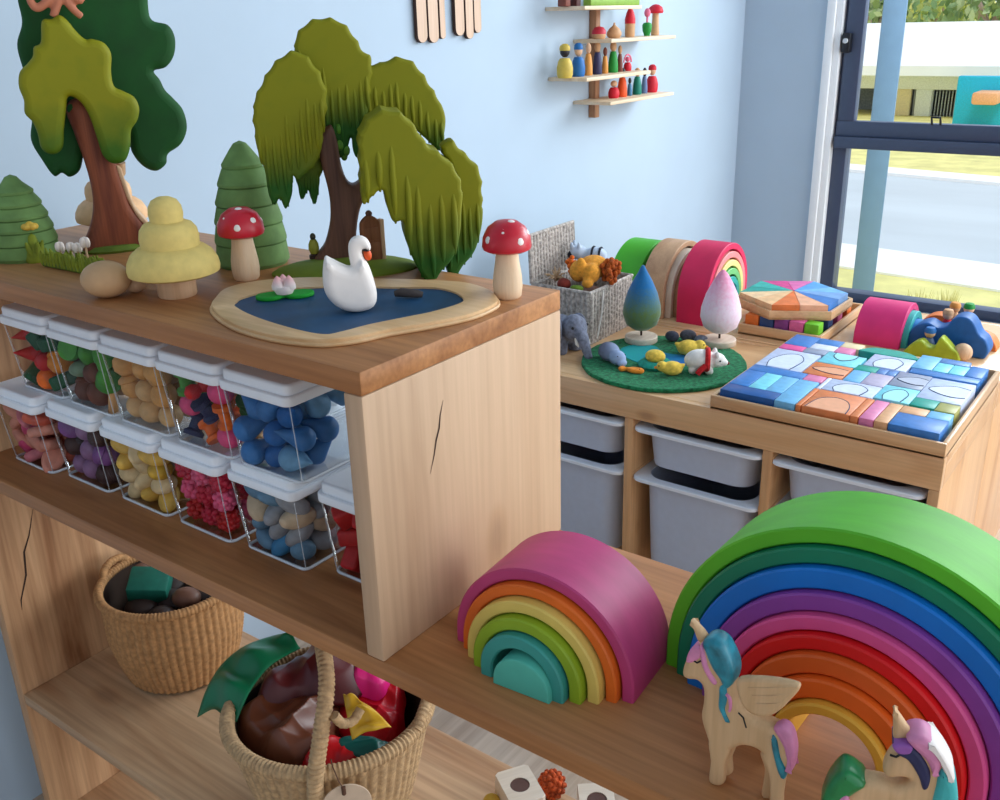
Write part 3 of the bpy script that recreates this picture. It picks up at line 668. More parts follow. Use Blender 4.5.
mushroom(on(508,297,HT), 'red spotted toadstool with cream stem at the right end of the top board', .98, .9)
# pebbles
m_peb = paint('sandy_wood', (198,158,116), rough=.6, var=.08, scale=40, bump=.1)
p = on(109,297,HT); tag(MB().ell((0,0,.0195), (.0265,.022,.0195), 28, 18).build('pebble', m_peb, None, p, .5), 'big sandy wooden pebble left of the straw-yellow tree', 'wooden pebble', 'sandy wooden pebbles')
p = on(136,292,HT); tag(MB().ell((0,0,.009), (.013,.012,.009), 20, 12).build('pebble', m_pale, None, p, .2), 'small pale wooden pebble peeping between the big pebble and the yellow tree', 'wooden pebble', 'sandy wooden pebbles')
p = on(-12,262,HT); tag(MB().ell((0,0,.026), (.021,.021,.026), 24, 16).build('wooden_egg', paint('brown_pink_stain', (150,116,104), rough=.5, var=.15, scale=20), None, p), 'brownish pink wooden egg cut by the left edge of the photo', 'wooden egg')
# flower and tulip strip
m_blade = paint('bright_grass_stain', (128,140,34), rough=.75, var=.2, scale=70, bump=.2)
m_petal = paint('cream_petal', (236,220,208), rough=.6, var=.05, bump=.05); m_yflower = paint('yellow_petal', (222,180,70), rough=.6, var=.1, bump=.1)
fr = Frame(on(37,262,HT)); t = thing('toy_flower', 'little green toy plant with yellow flower in front of the shorter pine', 'toy flower', fr.base, fr.rot)
mb = MB(); mb.lathe([(0,0),(.010,0),(.0115,.004),(.009,.012),(.006,.022),(.004,.032),(0,.036)], 14, sx=1.1, sy=.8)
for a in range(5): mb.tube([(.004*cos(a*1.3),.004*sin(a*1.3),.004),(.008*cos(a*1.3),.007*sin(a*1.3),.018),(.011*cos(a*1.3),.008*sin(a*1.3),.026)], [.004,.0035,.0012], 8)
mb.build('leaves', m_blade, t)
mb = MB(); 
for a in range(6): mb.ell((.0055*cos(a*pi/3),.0055*sin(a*pi/3),.044), (.0045,.0045,.004), 10, 8)
mb.ell((0,0,.045), (.005,.005,.0055), 12, 8); mb.build('flower_head', m_yflower, t)
A, B_ = on(48,265,HT), on(104,276,HT); fr = Frame((A+B_)/2); ang = atan2((B_-A).y, (B_-A).x); L = (B_-A).length
t = thing('toy_tulip_strip', 'green toy grass strip with pale tulips at the foot of the tall tree', 'toy flowers', fr.base, ang)
mb = MB(); mb.box(-L/2, L/2, -.009, .009, 0, .008, .003); mb.build('strip_base', m_moss, t)
mb = MB(); rr = random.Random(5)
for i in range(17):
    for y in (-.0065, .001, .007):
        x = -L/2+.003+(L-.006)*i/16+rr.uniform(-.001,.001); h = rr.uniform(.015,.022)
        mb.tube([(x,y,.003),(x+rr.uniform(-.001,.001),y-.001,h*.6),(x+rr.uniform(-.0025,.0025),y-.002,h)], [.0032,.0030,.0010], 8)
gb = mb.build('grass_blades', m_blade, t); gb['kind'] = 'stuff'
def tulip(x, y, h, s=1.0, parent=None):
    mb = MB(); mb.tube([(x,y,.004),(x,y,h)], .0013, 8); st = mb.build('tulip_stem', m_pale, parent)
    mb = MB()
    for a in range(3): mb.ell((x+.0035*s*cos(a*2.1+.5),y+.0035*s*sin(a*2.1+.5),h+.006*s), (.0048*s,.0042*s,.008*s), 12, 8)
    mb.build('tulip_head', m_petal, st)
for x, y, h, s in ((-.030,.004,.020,.75),(-.014,.008,.021,.7),(.0,.008,.021,.75),(.027,.002,.031,.8)): tulip(x, y, h, s, t)

# pond
m_pondw = wood('pond_rim_wood', (226,188,142), (206,162,112), 'x', 1.5, .45, fine=.1)
m_water = paint('dark_blue_pond_paint', (8,66,104), rough=.55, var=.25, scale=18, bump=.05, spec=.5)
OUT = [(210,312),(216,300),(228,291),(261,284),(310,281),(360,282),(410,283),(450,285),(470,287),(490,293),(500,302),(496,309),(472,319),(431,328),(390,335),(353,343),(315,346),(268,340),(230,328)]
INN = [(235,306),(237,301),(244,297),(268,291),(310,287),(350,286),(395,287),(425,287),(440,288),(455,292),(463,298),(460,303),(434,311),(410,316),(370,324),(343,331),(322,334),(288,327),(254,316)]
ctr = on(350,312,HT); t = thing('toy_pond', 'wooden pond board with wavy pale rim and dark blue water', 'toy pond', ctr)
zo = HT+.002; zi = HT+.0075
O = [Vector((v.x, v.y)) for v in spline([(on(x,y,zo)-ctr)[:2] for x, y in OUT], 6)]; I = [Vector((v.x, v.y)) for v in spline([(on(x,y,zi)-ctr)[:2] for x, y in INN], 6)]
k = len(O); O2 = [o+(i-o).normalized()*.0026 for o, i in zip(O, I)]
mb = MB(); mb.slab([(p.x,p.y) for p in O], 0, .0040, .0018); 
vs = [(p.x,p.y,.0035) for p in O2]+[(p.x,p.y,.0066) for p in O2]+[(p.x+(q-p).x*.05,p.y+(q-p).y*.05,.0075) for p, q in zip(O2, I)]+[(p.x,p.y,.0075) for p in I]+[(p.x,p.y,.0040) for p in I]
fs = []
for r in range(4):
    for i in range(k): fs.append((r*k+i, r*k+(i+1)%k, (r+1)*k+(i+1)%k, (r+1)*k+i))
mb.add(vs, fs); mb.build('pond_rim', m_pondw, t)
mb = MB(); mb.slab([(p.x,p.y) for p in [i+(o-i).normalized()*.0008 for o, i in zip(O, I)]], 0.0035, .0056, .0003); mb.build('water', m_water, t)
WZ = HT+.0057
# lily pad with lotus
m_lily = paint('lily_green_felt', (16,150,40), rough=.7, var=.1, bump=.2)
fr = Frame(on(285,297,WZ)); t = thing('toy_lily_pad', 'bright green lily pad with pinkish white lotus on the pond', 'toy lily', fr.base, fr.rot)
P = spline([(0,-.006),(-.010,-.013),(-.022,-.012),(-.029,-.003),(-.026,.007),(-.012,.012),(.004,.012),(.020,.012),(.029,.005),(.028,-.006),(.017,-.013),(.006,-.012)], 5)
mb = MB(); mb.slab(mm(P), 0, .0042, .0015); mb.build('pad', m_lily, t)
mb = MB(); mb.lathe([(0,.004),(.0085,.0042),(.0105,.008),(.0100,.012),(0,.012)], 18)
for x, y in ((-.0058,-.001),(.0058,-.002),(0,.005)): mb.lathe([(.0062,.009),(.0064,.013),(.004,.019),(.0008,.0225),(0,.023)], 12, 0, T(x,y,0))
mb.build('lotus', two_tone('white_lotus_pink_tips', (240,226,222), (236,160,160), .012, .023, noise=.1), t)
# swan
fr = Frame(on(352,311,WZ)); t = thing('toy_swan', 'white carved swan with orange beak on the pond', 'toy swan', fr.base, fr.rot)
mb = MB()
P = mm(spline(fr.pts([(325,262),(331,263),(341,268),(350,271),(356,268),(362,262),(369,270),(374,284),(377,296),(376,306),(370,312),(357,315),(344,313),(334,307),(326,297),(323,282)]), 4)); mb.prism(P, -.013, .013, .009, n=4)
P = mm(spline(fr.pts([(352,272),(349,258),(349,248),(353,242),(360,240),(367,243),(371,250),(370,255),(365,253),(362,255),(364,262),(369,272),(374,286),(360,290)]), 4)); mb.prism(P, -.0065, .0065, .005, n=4)
z0 = min(v[2] for v in mb.v); mb.v = [(x,y,z-z0) for x,y,z in mb.v]
melt(mb, .0011, 4, 'body', paint('white_swan_paint', (240,232,226), rough=.55, var=.03, bump=.08), t)
q = fr.px(368,259,-.002); mb = MB(); mb.ell((q[0],0,q[1]-z0-.0005), (.0038,.004,.0058), 12, 8, 0, Ry(-.15)); mb.build('beak', paint('orange_beak', (226,84,24), rough=.45, bump=0), t)
q = fr.px(366,254); mb = MB(); mb.ell((q[0]-.0005,0,q[1]-z0), (.0046,.0052,.0016), 12, 8, 0, Ry(.2)); mb.build('face_mark', paint('black_mark', (24,20,22), rough=.5, bump=0), t)
p = on(409,298,WZ); mb = MB(); mb.tube([(-.0145,0,.0042),(-.008,.0006,.0055),(.002,0,.0050),(.010,-.0008,.0048),(.0145,0,.0038)], [.0030,.0045,.0046,.004,.0028], 9)
mb.v = [(x,y,max(0,z)) for x,y,z in mb.v]
tag(mb.build('driftwood', paint('grey_brown_driftwood', (74,66,64), rough=.8, var=.3, scale=60, bump=.5), None, p, Frame(p).rot-.25), 'small dark driftwood piece floating right of the swan', 'toy driftwood')

# willow
fr = Frame(on(343,267,HT)); b = fr.base
t = thing('toy_willow', 'carved toy willow with drooping olive foliage on a green mound', 'toy tree', b, fr.rot)
m_wtrunk = wood('brown_willow_wood', (112,76,58), (82,52,42), 'z', 3, .6)
m_mound = paint('mound_green_stain', (106,124,28), rough=.75, var=.12, scale=40, bump=.2)
x0 = fr.px(272,266)[0]; x1 = fr.px(418,277)[0]; mb = MB()
mb.lathe([(0,0),(1,0),(1,.0025),(.93,.0065),(.75,.0115),(.45,.0155),(0,.017)], 48, 0, T((x0+x1)/2,-.017,0) @ S((x1-x0)/2,.044,.85)); mb.build('mound', m_mound, t)
P = mm(spline(fr.pts([(316,262),(325,243),(330,222),(330,202),(327,184),(320,158),(318,138),(330,124),(337,140),(341,164),(347,180),(355,183),(366,172),(374,160),(378,172),(371,188),(362,202),(358,216),(356,236),(357,252),(362,264)]), 5))
mb = MB(); mb.prism(P, -.014, .014, .006, n=5); zmin = min(v[2] for v in mb.v); mb.v = [(x,y,max(z,.006)) for x,y,z in mb.v]; mb.build('trunk', m_wtrunk, t)
def foliage(i, pts, y0, y1, sp, zz):
    P = [Vector(p) for p in mm(spline(fr.pts(pts, (y0+y1)/2), 8))]
    k = len(P); cz = sum(p.y for p in P)/k; s_ = 0; Q = []
    for j in range(k):
        tn = P[(j+1) % k]-P[j-1]; nrm = Vector((tn.y, -tn.x)).normalized() if tn.length > 0 else Vector((0,0))
        s_ += (P[j]-P[j-1]).length; Q.append(P[j]+nrm*(.0022*(abs(sin(pi*s_/.019))-.5) if P[j].y > cz else 0))
    P = Q; za = min(p.y for p in P); zb_ = max(p.y for p in P)
    m = two_tone('willow_leaf_%d' % i, (30,84,18), (124,124,8), za+(zb_-za)*zz[0], za+(zb_-za)*zz[1], rough=.7, scale=70, noise=.16)
    mb = MB(); mb.prism(P, y0, y1, .0045, n=4)
    xs = [p.x for p in P]; x = min(xs)+sp*.6; k = len(P); rr = random.Random(i)
    while x < max(xs)-sp*.3:
        zs = []
        for j in range(k):
            a, c = P[j], P[(j+1) % k]
            if (a.x-x)*(c.x-x) < 0: zs.append(a.y+(c.y-a.y)*(x-a.x)/(c.x-a.x))
        if len(zs) >= 2:
            zt_, zb2 = max(zs), min(zs); h = zt_-zb2
            if h > .02:
                top = zt_-h*rr.uniform(.25,.45); q = [(x, y0+.003, top), (x+rr.uniform(-.001,.001), y0+.0004, top-(top-zb2)*.4), (x, y0-.0002, top-(top-zb2)*.75), (x, y0+.004, zb2-.0015)]
                mb.tube(spline(q, 4, False), [sp*.30*(.15+.85*sin(pi*min(1,(u+1)/14)**.75)) for u in range(13)], 10)
        x += sp*rr.uniform(.85,1.15)
    mb.build('foliage', m, t)
foliage(1, [(294,46),(299,31),(310,21),(322,18),(334,19),(345,25),(354,36),(362,49),(371,58),(372,68),(370,92),(367,120),(362,146),(357,157),(353,150),(351,136),(347,149),(341,157),(335,156),(331,149),(327,138),(322,128),(312,100),(300,70)], -.004, .014, .008, (.22,.5))
foliage(2, [(253,106),(259,89),(270,68),(281,57),(293,51),(305,55),(316,67),(324,82),(327,99),(325,124),(321,150),(314,166),(309,170),(303,176),(297,179),(293,176),(292,194),(286,208),(280,198),(275,204),(269,194),(265,170),(260,157),(255,136)], -.024, -.006, .008, (.15,.42))
foliage(3, [(297,172),(299,190),(303,199),(308,190),(311,198),(316,203),(320,180),(322,160),(310,152)], .0, .014, .007, (.3,1.2))
foliage(4, [(366,68),(380,63),(397,57),(411,61),(422,73),(431,87),(440,102),(445,118),(443,138),(440,150),(433,146),(425,138),(408,124),(391,116),(374,118),(367,118),(365,92)], .0, .018, .008, (.02,.36))
foliage(5, [(358,132),(366,118),(377,109),(391,108),(402,113),(414,126),(425,142),(434,148),(445,157),(454,169),(459,186),(458,208),(457,226),(453,245),(447,256),(438,266),(428,282),(421,272),(411,254),(404,234),(401,217),(392,217),(387,207),(384,194),(380,187),(372,191),(363,200),(360,188),(359,168),(358,150)], -.086, -.022, .0125, (.16,.46))
foliage(6, [(440,146),(450,139),(461,150),(472,160),(479,172),(481,196),(481,219),(476,242),(470,254),(462,263),(453,276),(446,268),(448,250),(452,220),(456,190),(450,168)], -.048, -.018, .008, (.2,.56))
q = fr.px(343,141,.002); mb = MB()
for i in range(6): mb.ell((q[0]+.004*sin(i*2.3), .004*cos(i*1.7), q[1]-.016+.006*i), (.004,.005,.006), 10, 7)
mb.build('leaf_cluster', paint('bright_leaf_green', (82,134,40), rough=.7, var=.3, scale=120), t)
# bird and door on the mound
t2 = thing('toy_bird', 'tiny green bird figure left of the willow trunk', 'toy bird', b+fr.u*fr.px(314,250)[0]+fr.n*.002+Vector((0,0,.0118)), fr.rot)
mb = MB(); mb.lathe([(0,.005),(.0045,.006),(.0062,.011),(.0058,.017),(.0035,.022),(0,.023)], 14); mb.build('body', paint('yellow_green_stain', (150,150,50), rough=.6), t2)
mb = MB(); mb.ell((0,0,.0255), (.0034,.0034,.0042), 12, 8); mb.build('head', paint('dark_olive_stain', (60,58,40), rough=.6), t2)
mb = MB(); mb.lathe([(0,0),(.006,0),(.0062,.004),(.003,.006),(0,.0065)], 12); mb.build('foot', paint('dark_brown_stain', (58,38,34), rough=.6), t2)
t2 = thing('toy_door', 'small brown wooden door with arched top behind the swan', 'toy door', b+fr.u*fr.px(372,266)[0]-fr.n*.026+Vector((0,0,.0115)), fr.rot+.4)
P = mm(spline([(-.0115,0),(-.0115,.02),(-.0115,.040),(-.0095,.046),(-.004,.0505),(0,.0515),(.004,.0505),(.0095,.046),(.0115,.040),(.0115,.02),(.0115,0),(0,0)], 3))
mb = MB(); mb.prism(P, -.004, .004, .0012); mb.box(-.0085,.0085,-.0048,-.003,.004,.021,.0006); mb.box(-.0085,.0085,-.0048,-.003,.024,.038,.0006); mb.build('door_leaf', wood('door_brown_wood', (150,96,60), (112,66,40), 'z', 3, .6), t2)
mb = MB(); mb.box(.0115,.0165,-.004,.004,0,.046,.001); mb.build('side_post', m_pale, t2)
mb = MB(); mb.lathe([(0,0),(.0035,0),(.004,.003),(.002,.0055),(0,.006)], 10, 0, T(0,0,.0515)); mb.build('finial', m_wtrunk, t2)

# ------------------------------------------------------------------ middle board: the two rainbows
def rainbow_arc(label, group, cx, cy, rot, ro, ri, lift, depth, col, name='rainbow_arch', solid=False):
    o = Vector((cx, cy, 0)); mb = MB(); n = 44; b_ = .0016
    def ring(r):
        P = [(r, 0)] + ([(r*1.0, lift*.5)] if lift else []); P += [(r*cos(pi*i/n), lift+r*sin(pi*i/n)) for i in range(n+1)]
        if lift: P += [(-r, lift*.5)]
        return P+[(-r, 0)]
    if solid:
        P = ring(ro); mb.prism([p for i, p in enumerate(P) if i == 0 or (Vector(p)-Vector(P[i-1])).length > 1e-6], 0, depth, b_, n=2)
    else:
        sec = [(ri, b_), (ri, depth-b_), (ri+b_, depth), (ro-b_, depth), (ro, depth-b_), (ro, b_), (ro-b_, 0), (ri+b_, 0)]
        rows = [ring(r) for r, y in sec]; K = len(rows[0]); vs = []; fs = []
        for i in range(K):
            for (r, y), R_ in zip(sec, rows): vs.append((R_[i][0], y, R_[i][1]))
        for i in range(K-1):
            for j in range(8): fs.append((i*8+j, i*8+(j+1) % 8, (i+1)*8+(j+1) % 8, (i+1)*8+j))
        fs += [tuple(range(8)), tuple(range((K-1)*8, K*8))]; mb.add(vs, fs)
    m = paint('stain_'+col[0], col[1], rough=.5, var=.09, scale=14, bump=.12, stretch=(1,3,1))
    return tag(mb.build(name, m, None, o, rot, 35), label, 'rainbow arch', group)
sm = [(.092,.0805,.072,'outermost magenta pink arch of the small rainbow',('magenta_pink',(190,64,118))), (.0795,.069,.065,'orange arch of the small rainbow, under its pink arch',('bright_orange',(226,106,30))), (.068,.0565,.056,'cream yellow arch of the small rainbow',('cream_yellow',(222,192,98))),
      (.0555,.0435,.048,'lime green arch of the small rainbow',('lime_olive',(140,168,34))), (.0425,.0295,.041,'teal arch of the small rainbow',('teal',(58,150,140)))]
for ro, ri, y, lab, col in sm: rainbow_arc(lab, 'arches of the small rainbow', .125, y, .07, ro, ri, .010, .080, col)
rainbow_arc('mint half-round core piece of the small rainbow', 'arches of the small rainbow', .129, .035, .07, .0285, 0, .006, .080, ('mint',(84,184,164)), 'rainbow_core', True)
bigr = [.168,.1535,.1395,.1215,.1060,.0930,.0800,.0635,.0465,.0365]
bigy = [.138-.0066*i for i in range(9)]
bigc = [('outermost lime green arch of the big rainbow',('vivid_lime',(92,186,38))),('dark green arch of the big rainbow',('emerald',(10,124,88))),('royal blue arch of the big rainbow',('royal_blue',(12,116,204))),('purple arch of the big rainbow',('violet',(142,66,158))),('rose pink arch of the big rainbow',('rose_pink',(226,82,144))),
        ('bright red arch of the big rainbow',('bright_red',(228,22,24))),('rust orange arch of the big rainbow',('rust_orange',(230,98,32))),('vermilion orange arch of the big rainbow',('vermilion',(240,104,28))),('innermost golden yellow arch of the big rainbow',('golden_yellow',(238,180,62)))]
for i in range(9): rainbow_arc(bigc[i][0], 'arches of the big rainbow', .381-.0003*i, bigy[i], -.04, bigr[i], bigr[i+1]+.0008, .0185, .078, bigc[i][1])

# ------------------------------------------------------------------ unicorns
m_uw = wood('unicorn_basswood', (222,184,140), (204,162,116), 'z', 2.2, .55, fine=.1)
m_teal = paint('teal_glitter_paint', (30,140,160), rough=.35, var=.35, scale=70, bump=.1, spec=.6); m_upink = paint('soft_pink_paint', (222,140,180), rough=.5, var=.12, bump=.05)
m_navy = paint('navy_line_paint', (40,44,84), rough=.5, bump=0); m_lilac = paint('lilac_paint', (150,90,170), rough=.5, var=.1, bump=0); m_hgreen = paint('glossy_green_paint', (14,120,62), rough=.3, var=.3, scale=50, spec=.6); m_black = MATS['black_mark']
A, B_ = on(719,779,0), on(779,806,0); fr = Frame(A); fr.rot = atan2((B_-A).y, (B_-A).x); fr.u = Vector((cos(fr.rot), sin(fr.rot), 0)); fr.n = Vector((-sin(fr.rot), cos(fr.rot), 0))
t = thing('toy_unicorn', 'winged wooden unicorn with teal and pink mane standing before the big rainbow', 'toy unicorn', A, fr.rot)
def U(L, off=0.0): return mm(spline(fr.pts(L, off), 4))
mb = MB()
mb.prism(U([(699,642),(692,650),(686,664),(686,672),(692,676),(701,677),(706,684),(706,698),(704,712),(708,728),(716,746),(730,748),(744,742),(758,744),(769,752),(780,762),(790,756),(793,742),(786,728),(772,720),(756,712),(744,700),(738,684),(732,666),(722,648),(708,638)]), -.0085, .0085, .006, n=4)
mb.prism(U([(713,735),(714,756),(713,778),(727,779),(729,760),(733,744)]), -.0085, -.0005, .003, n=3)
mb.prism(U([(720,735),(722,756),(722,771),(733,772),(733,756),(737,742)], .006), .001, .0085, .003, n=3)
mb.prism(U([(766,748),(772,768),(773,790),(772,806),(785,808),(786,790),(789,772),(794,750)]), -.0085, -.0005, .003, n=3)
mb.prism(U([(762,748),(766,766),(764,782),(763,796),(774,797),(776,782),(781,764),(784,750)], .006), .001, .0085, .003, n=3)
zmn = min(v[2] for v in mb.v); mb.v = [(x,y,max(z,0)) for x,y,z in mb.v]
melt(mb, .0011, 4, 'body', m_uw, t)
P = U([(700,640),(695,628),(692,619),(698,624),(706,633),(708,639)]); mb = MB(); mb.prism(P, -.004, .004, .003); mb.build('horn', m_uw, t)
mb = MB(); mb.prism(U([(738,679),(752,676),(772,677),(790,680),(800,684),(799,690),(792,698),(782,708),(770,715),(754,713),(742,702)], -.011), -.0145, -.0075, .003)
for k in range(3): mb.tube(spline([(*[fr.px(748+4*k,688+8*k,-.0145)[0]],-.0143,fr.px(748+4*k,688+8*k,-.0145)[1]), (*[fr.px(770,688+8*k,-.0145)[0]],-.0148,fr.px(770,688+8*k,-.0145)[1]), (*[fr.px(794-7*k,687+8*k,-.0145)[0]],-.0140,fr.px(794-7*k,687+8*k,-.0145)[1])], 4, False), .0007, 6)
mb.build('wing', m_uw, t)
mb = MB(); mb.prism(U([(742,679),(756,676),(776,678),(792,682),(788,694),(772,708),(754,710)], .011), .0075, .0145, .003); mb.build('wing', m_uw, t)
mb = MB(); mb.prism(U([(707,636),(716,634),(726,640),(734,654),(738,668),(736,680),(729,684),(724,674),(716,662),(710,648)]), -.0105, .0105, .005)
mb.prism(U([(725,680),(731,680),(732,694),(730,704),(735,716),(730,712),(724,702),(724,690)]), -.0105, -.004, .0025); mb.build('mane', m_teal, t)
mb = MB(); mb.prism(U([(706,638),(710,646),(714,662),(722,676),(718,678),(710,666),(706,654)]), -.0100, .0100, .002); mb.prism(U([(731,686),(736,692),(737,702),(734,706),(733,694)]), -.0098, -.004, .002); mb.prism(U([(698,641),(706,642),(707,650),(700,656),(692,657),(692,650)]), -.0094, .0094, .002); mb.build('pink_lock', m_upink, t)
mb = MB(); q = [fr.px(x, y, -.009) for x, y in ((694,661),(697,663),(701,661))]; mb.tube([(x,-.0088,z) for x, z in q], .0007, 6); q = [fr.px(x, y, -.009) for x, y in ((738,713),(743,718),(746,728))]; mb.tube([(x,-.0086,z) for x, z in q], .0006, 6); mb.build('eyelash', m_black, t)
mb = MB(); mb.prism(U([(777,722),(786,720),(794,728),(798,744),(797,760),(793,768),(790,758),(788,744),(782,732)]), -.0095, .004, .004); tl = mb.build('tail', m_upink, t)
mb = MB(); mb.prism(U([(777,728),(782,734),(785,750),(790,762),(789,772),(783,766),(779,752),(776,738)]), -.0108, -.002, .003); mb.build('teal_lock', m_teal, tl)
# second unicorn, nearer the camera
fr = Frame(on(884,872,0), .12); t = thing('toy_unicorn', 'wooden unicorn with green tail and pink, white and teal mane at the bottom edge', 'toy unicorn', fr.base, fr.rot)
mb = MB()
mb.prism(U([(842,792),(850,780),(862,774),(880,776),(896,780),(908,776),(914,766),(924,758),(938,764),(948,780),(952,800),(946,824),(930,836),(900,838),(868,838),(848,830),(840,812)]), -.0085, .0085, .006, n=4)
mb.prism(U([(893,746),(888,752),(883,762),(884,770),(892,773),(902,772),(912,776),(924,786),(942,784),(950,770),(944,752),(930,738),(912,734),(900,738)]), -.0080, .0080, .006, n=4)
for x in (842, 918):
    mb.prism(U([(x,820),(x+2,846),(x,871),(x+16,872),(x+17,848),(x+24,822)]), -.0085, -.0005, .003); mb.prism(U([(x+8,820),(x+10,844),(x+9,866),(x+22,867),(x+23,848),(x+30,822)], .006), .001, .0085, .003)
mb.v = [(x,y,max(z,0)) for x,y,z in mb.v]
melt(mb, .0011, 4, 'body', m_uw, t)
mb = MB(); mb.prism(U([(895,738),(893,722),(894,707),(900,714),(910,728),(916,732)]), -.004, .004, .003); mb.build('horn', m_uw, t)
mb = MB(); mb.prism(U([(892,736),(900,735),(912,738),(922,748),(930,764),(928,778),(922,780),(918,768),(908,752),(898,746)]), -.0100, .0100, .0025); mb.build('dark_lock', m_navy, t)
mb = MB(); mb.prism(U([(892,736),(902,734),(912,737),(910,744),(898,744)]), -.0106, .0106, .002); mb.build('forehead_patch', m_lilac, t)
mb = MB(); mb.prism(U([(906,730),(918,727),(930,732),(942,746),(940,760),(934,768),(926,752),(914,740)]), -.0112, .0112, .004); mb.build('pink_lock', m_upink, t)
mb = MB(); mb.prism(U([(926,732),(938,738),(950,756),(954,770),(948,772),(938,752)]), -.0118, .0118, .004); mb.build('white_lock', m_white, t)
mb = MB(); mb.prism(U([(940,760),(952,766),(957,784),(956,806),(948,822),(938,818),(930,800),(934,778)]), -.0115, .0115, .005); mb.build('mane', two_tone('green_to_teal_paint', (14,110,70), (70,180,180), .03, .08, rough=.35, noise=.25), t)
mb = MB(); mb.prism(U([(866,776),(852,764),(842,762),(832,772),(826,782),(821,800),(826,818),(836,822),(842,806),(846,792),(856,784)]), -.0115, .0115, .005); tl = mb.build('tail', m_hgreen, t)
mb = MB(); mb.prism(U([(840,786),(848,784),(850,796),(846,810),(838,812),(836,796)]), -.0125, .0, .003); mb.build('pink_lock', m_upink, tl)
mb = MB(); q = [fr.px(x, y, -.0085) for x, y in ((890,755),(896,757),(903,753))]; mb.tube([(x,-.0084,z) for x, z in q], .0008, 6); mb.build('eyelash', m_black, t)
# ------------------------------------------------------------------ lower board: baskets, silks, gem blocks
m_wick = paint('seagrass', (176,130,84), rough=.85, var=.2, scale=140, bump=.5, dist=.002)
m_wick2 = paint('pale_seagrass', (188,156,116), rough=.85, var=.2, scale=140, bump=.5, dist=.002)
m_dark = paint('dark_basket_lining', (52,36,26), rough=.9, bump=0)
def woven(prof, ribs, rows, amp=.0022, sx=1.0, sy=1.0, seed=1):
    """a woven wall: twisted stakes with short stitches between them; prof(t) gives r, z"""
    mb = MB(); q = 6; seg = ribs*q; rr = random.Random(seed); vs = []; fs = []
    R = rows*3
    for j in range(R+1):
        t = j/R; r, z = prof(t)
        for k in range(seg):
            c = abs(sin(pi*k/q)); st = abs(sin(pi*(j/3+.5*((k//q) % 2))))
            d = amp*(c**.7)*(.72+.28*st)
            a = 2*pi*k/seg; vs.append(((r+d)*cos(a)*sx, (r+d)*sin(a)*sy, z))
    for j in range(R):
        for k in range(seg): a = j*seg+k; b = j*seg+(k+1) % seg; fs.append((a, b, b+seg, a+seg))
    mb.add(vs, fs); return mb
def rope(pts, r, twist=.0055, amp=.08, seg=10, closed=False):
    """a wrapped cord: the radius swells with every turn of the binding"""
    P = spline(pts, 1, closed) if False else [Vector(p) for p in pts]
    out = []; n = len(P); acc = 0; rad = []
    L = [P[i] for i in range(n)]+([P[0]] if closed else [])
    for i in range(len(L)-1):
        a, b = L[i], L[i+1]; k = max(1, int((b-a).length/(twist/4)))
        for j in range(k):
            out.append(a+(b-a)*j/k); rad.append(r*(1+amp*sin(2*pi*(acc+(b-a).length*j/k)/twist)))
        acc += (b-a).length
    if not closed: out.append(P[-1]); rad.append(r)
    return out, rad
def circle(r, z, n=60, sx=1.0, sy=1.0): return [(r*cos(2*pi*i/n)*sx, r*sin(2*pi*i/n)*sy, z) for i in range(n)]
# left basket
bc = on(184,662,LOW)
t = thing('woven_basket', 'round woven seagrass basket with a green block inside, left on the lower board', 'basket', bc, .3, 'seagrass baskets')
H1 = .150
pf = lambda s: (.081+.019*sin(min(1, s*1.6)*pi/2), .004+(H1-.004)*s)
mb = woven(pf, 54, 26, .0032); mb.lathe([(0,0),(.066,0),(.076,.003),(.079,.006)], 60); mb.build('basket_wall', m_wick, t, angle=180)
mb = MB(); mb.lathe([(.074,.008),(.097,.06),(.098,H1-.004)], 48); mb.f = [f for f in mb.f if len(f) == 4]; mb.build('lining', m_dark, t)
p, r = rope(circle(.1025, H1+.001), .0068); mb = MB(); mb.tube(p, r, 10, closed=True); mb.build('rim', m_wick, t)
p, r = rope(spline([(-.097,-.03,H1-.002),(-.103,-.022,H1+.010),(-.105,0,H1+.016),(-.103,.022,H1+.010),(-.097,.03,H1-.002)], 8, False), .006); mb = MB(); mb.tube(p, r, 10); mb.build('handle', m_wick, t)
g = on(143,588,LOW+.142); mb = MB(); mb.box(-.030,.030,-.024,.024,-.016,.016,.004)
o = mb.build('wooden_block', paint('teal_green_block', (20,100,84), rough=.6, var=.12, scale=60, bump=.2), None, g+Vector((0,.012,0)), .55); o.rotation_euler = (.35,.12,.75); tag(o, 'teal green block sticking out of the left basket', 'wooden block')
for px, py, s, lab in ((182,600,.019,'brown stone beside the teal block in the left basket'), (134,571,.016,'reddish brown stone behind the teal block in the left basket')):
    g = on(px,py,LOW+.130); tag(MB().ell((0,0,0), (s*1.2,s,s*.8), 20, 14).build('stone', paint('brown_stone', (120,84,68), rough=.5, var=.2, scale=30), None, g+Vector((0,.008,0)), .4), lab, 'stone')
for k, (dx, dy) in enumerate([(.0,.0),(.045,.03),(-.045,.03),(.03,-.045),(-.03,-.045),(.0,.06)]):
    tag(MB().ell((0,0,.024), (.027,.024,.022), 18, 12).build('stone', paint('dark_stone', (66,52,48), rough=.6, var=.2, scale=30), None, bc+Vector((dx*.85,dy*.85,.085)), k), 'dark stone lying deep inside the left basket', 'stone', 'stones deep in the left basket')
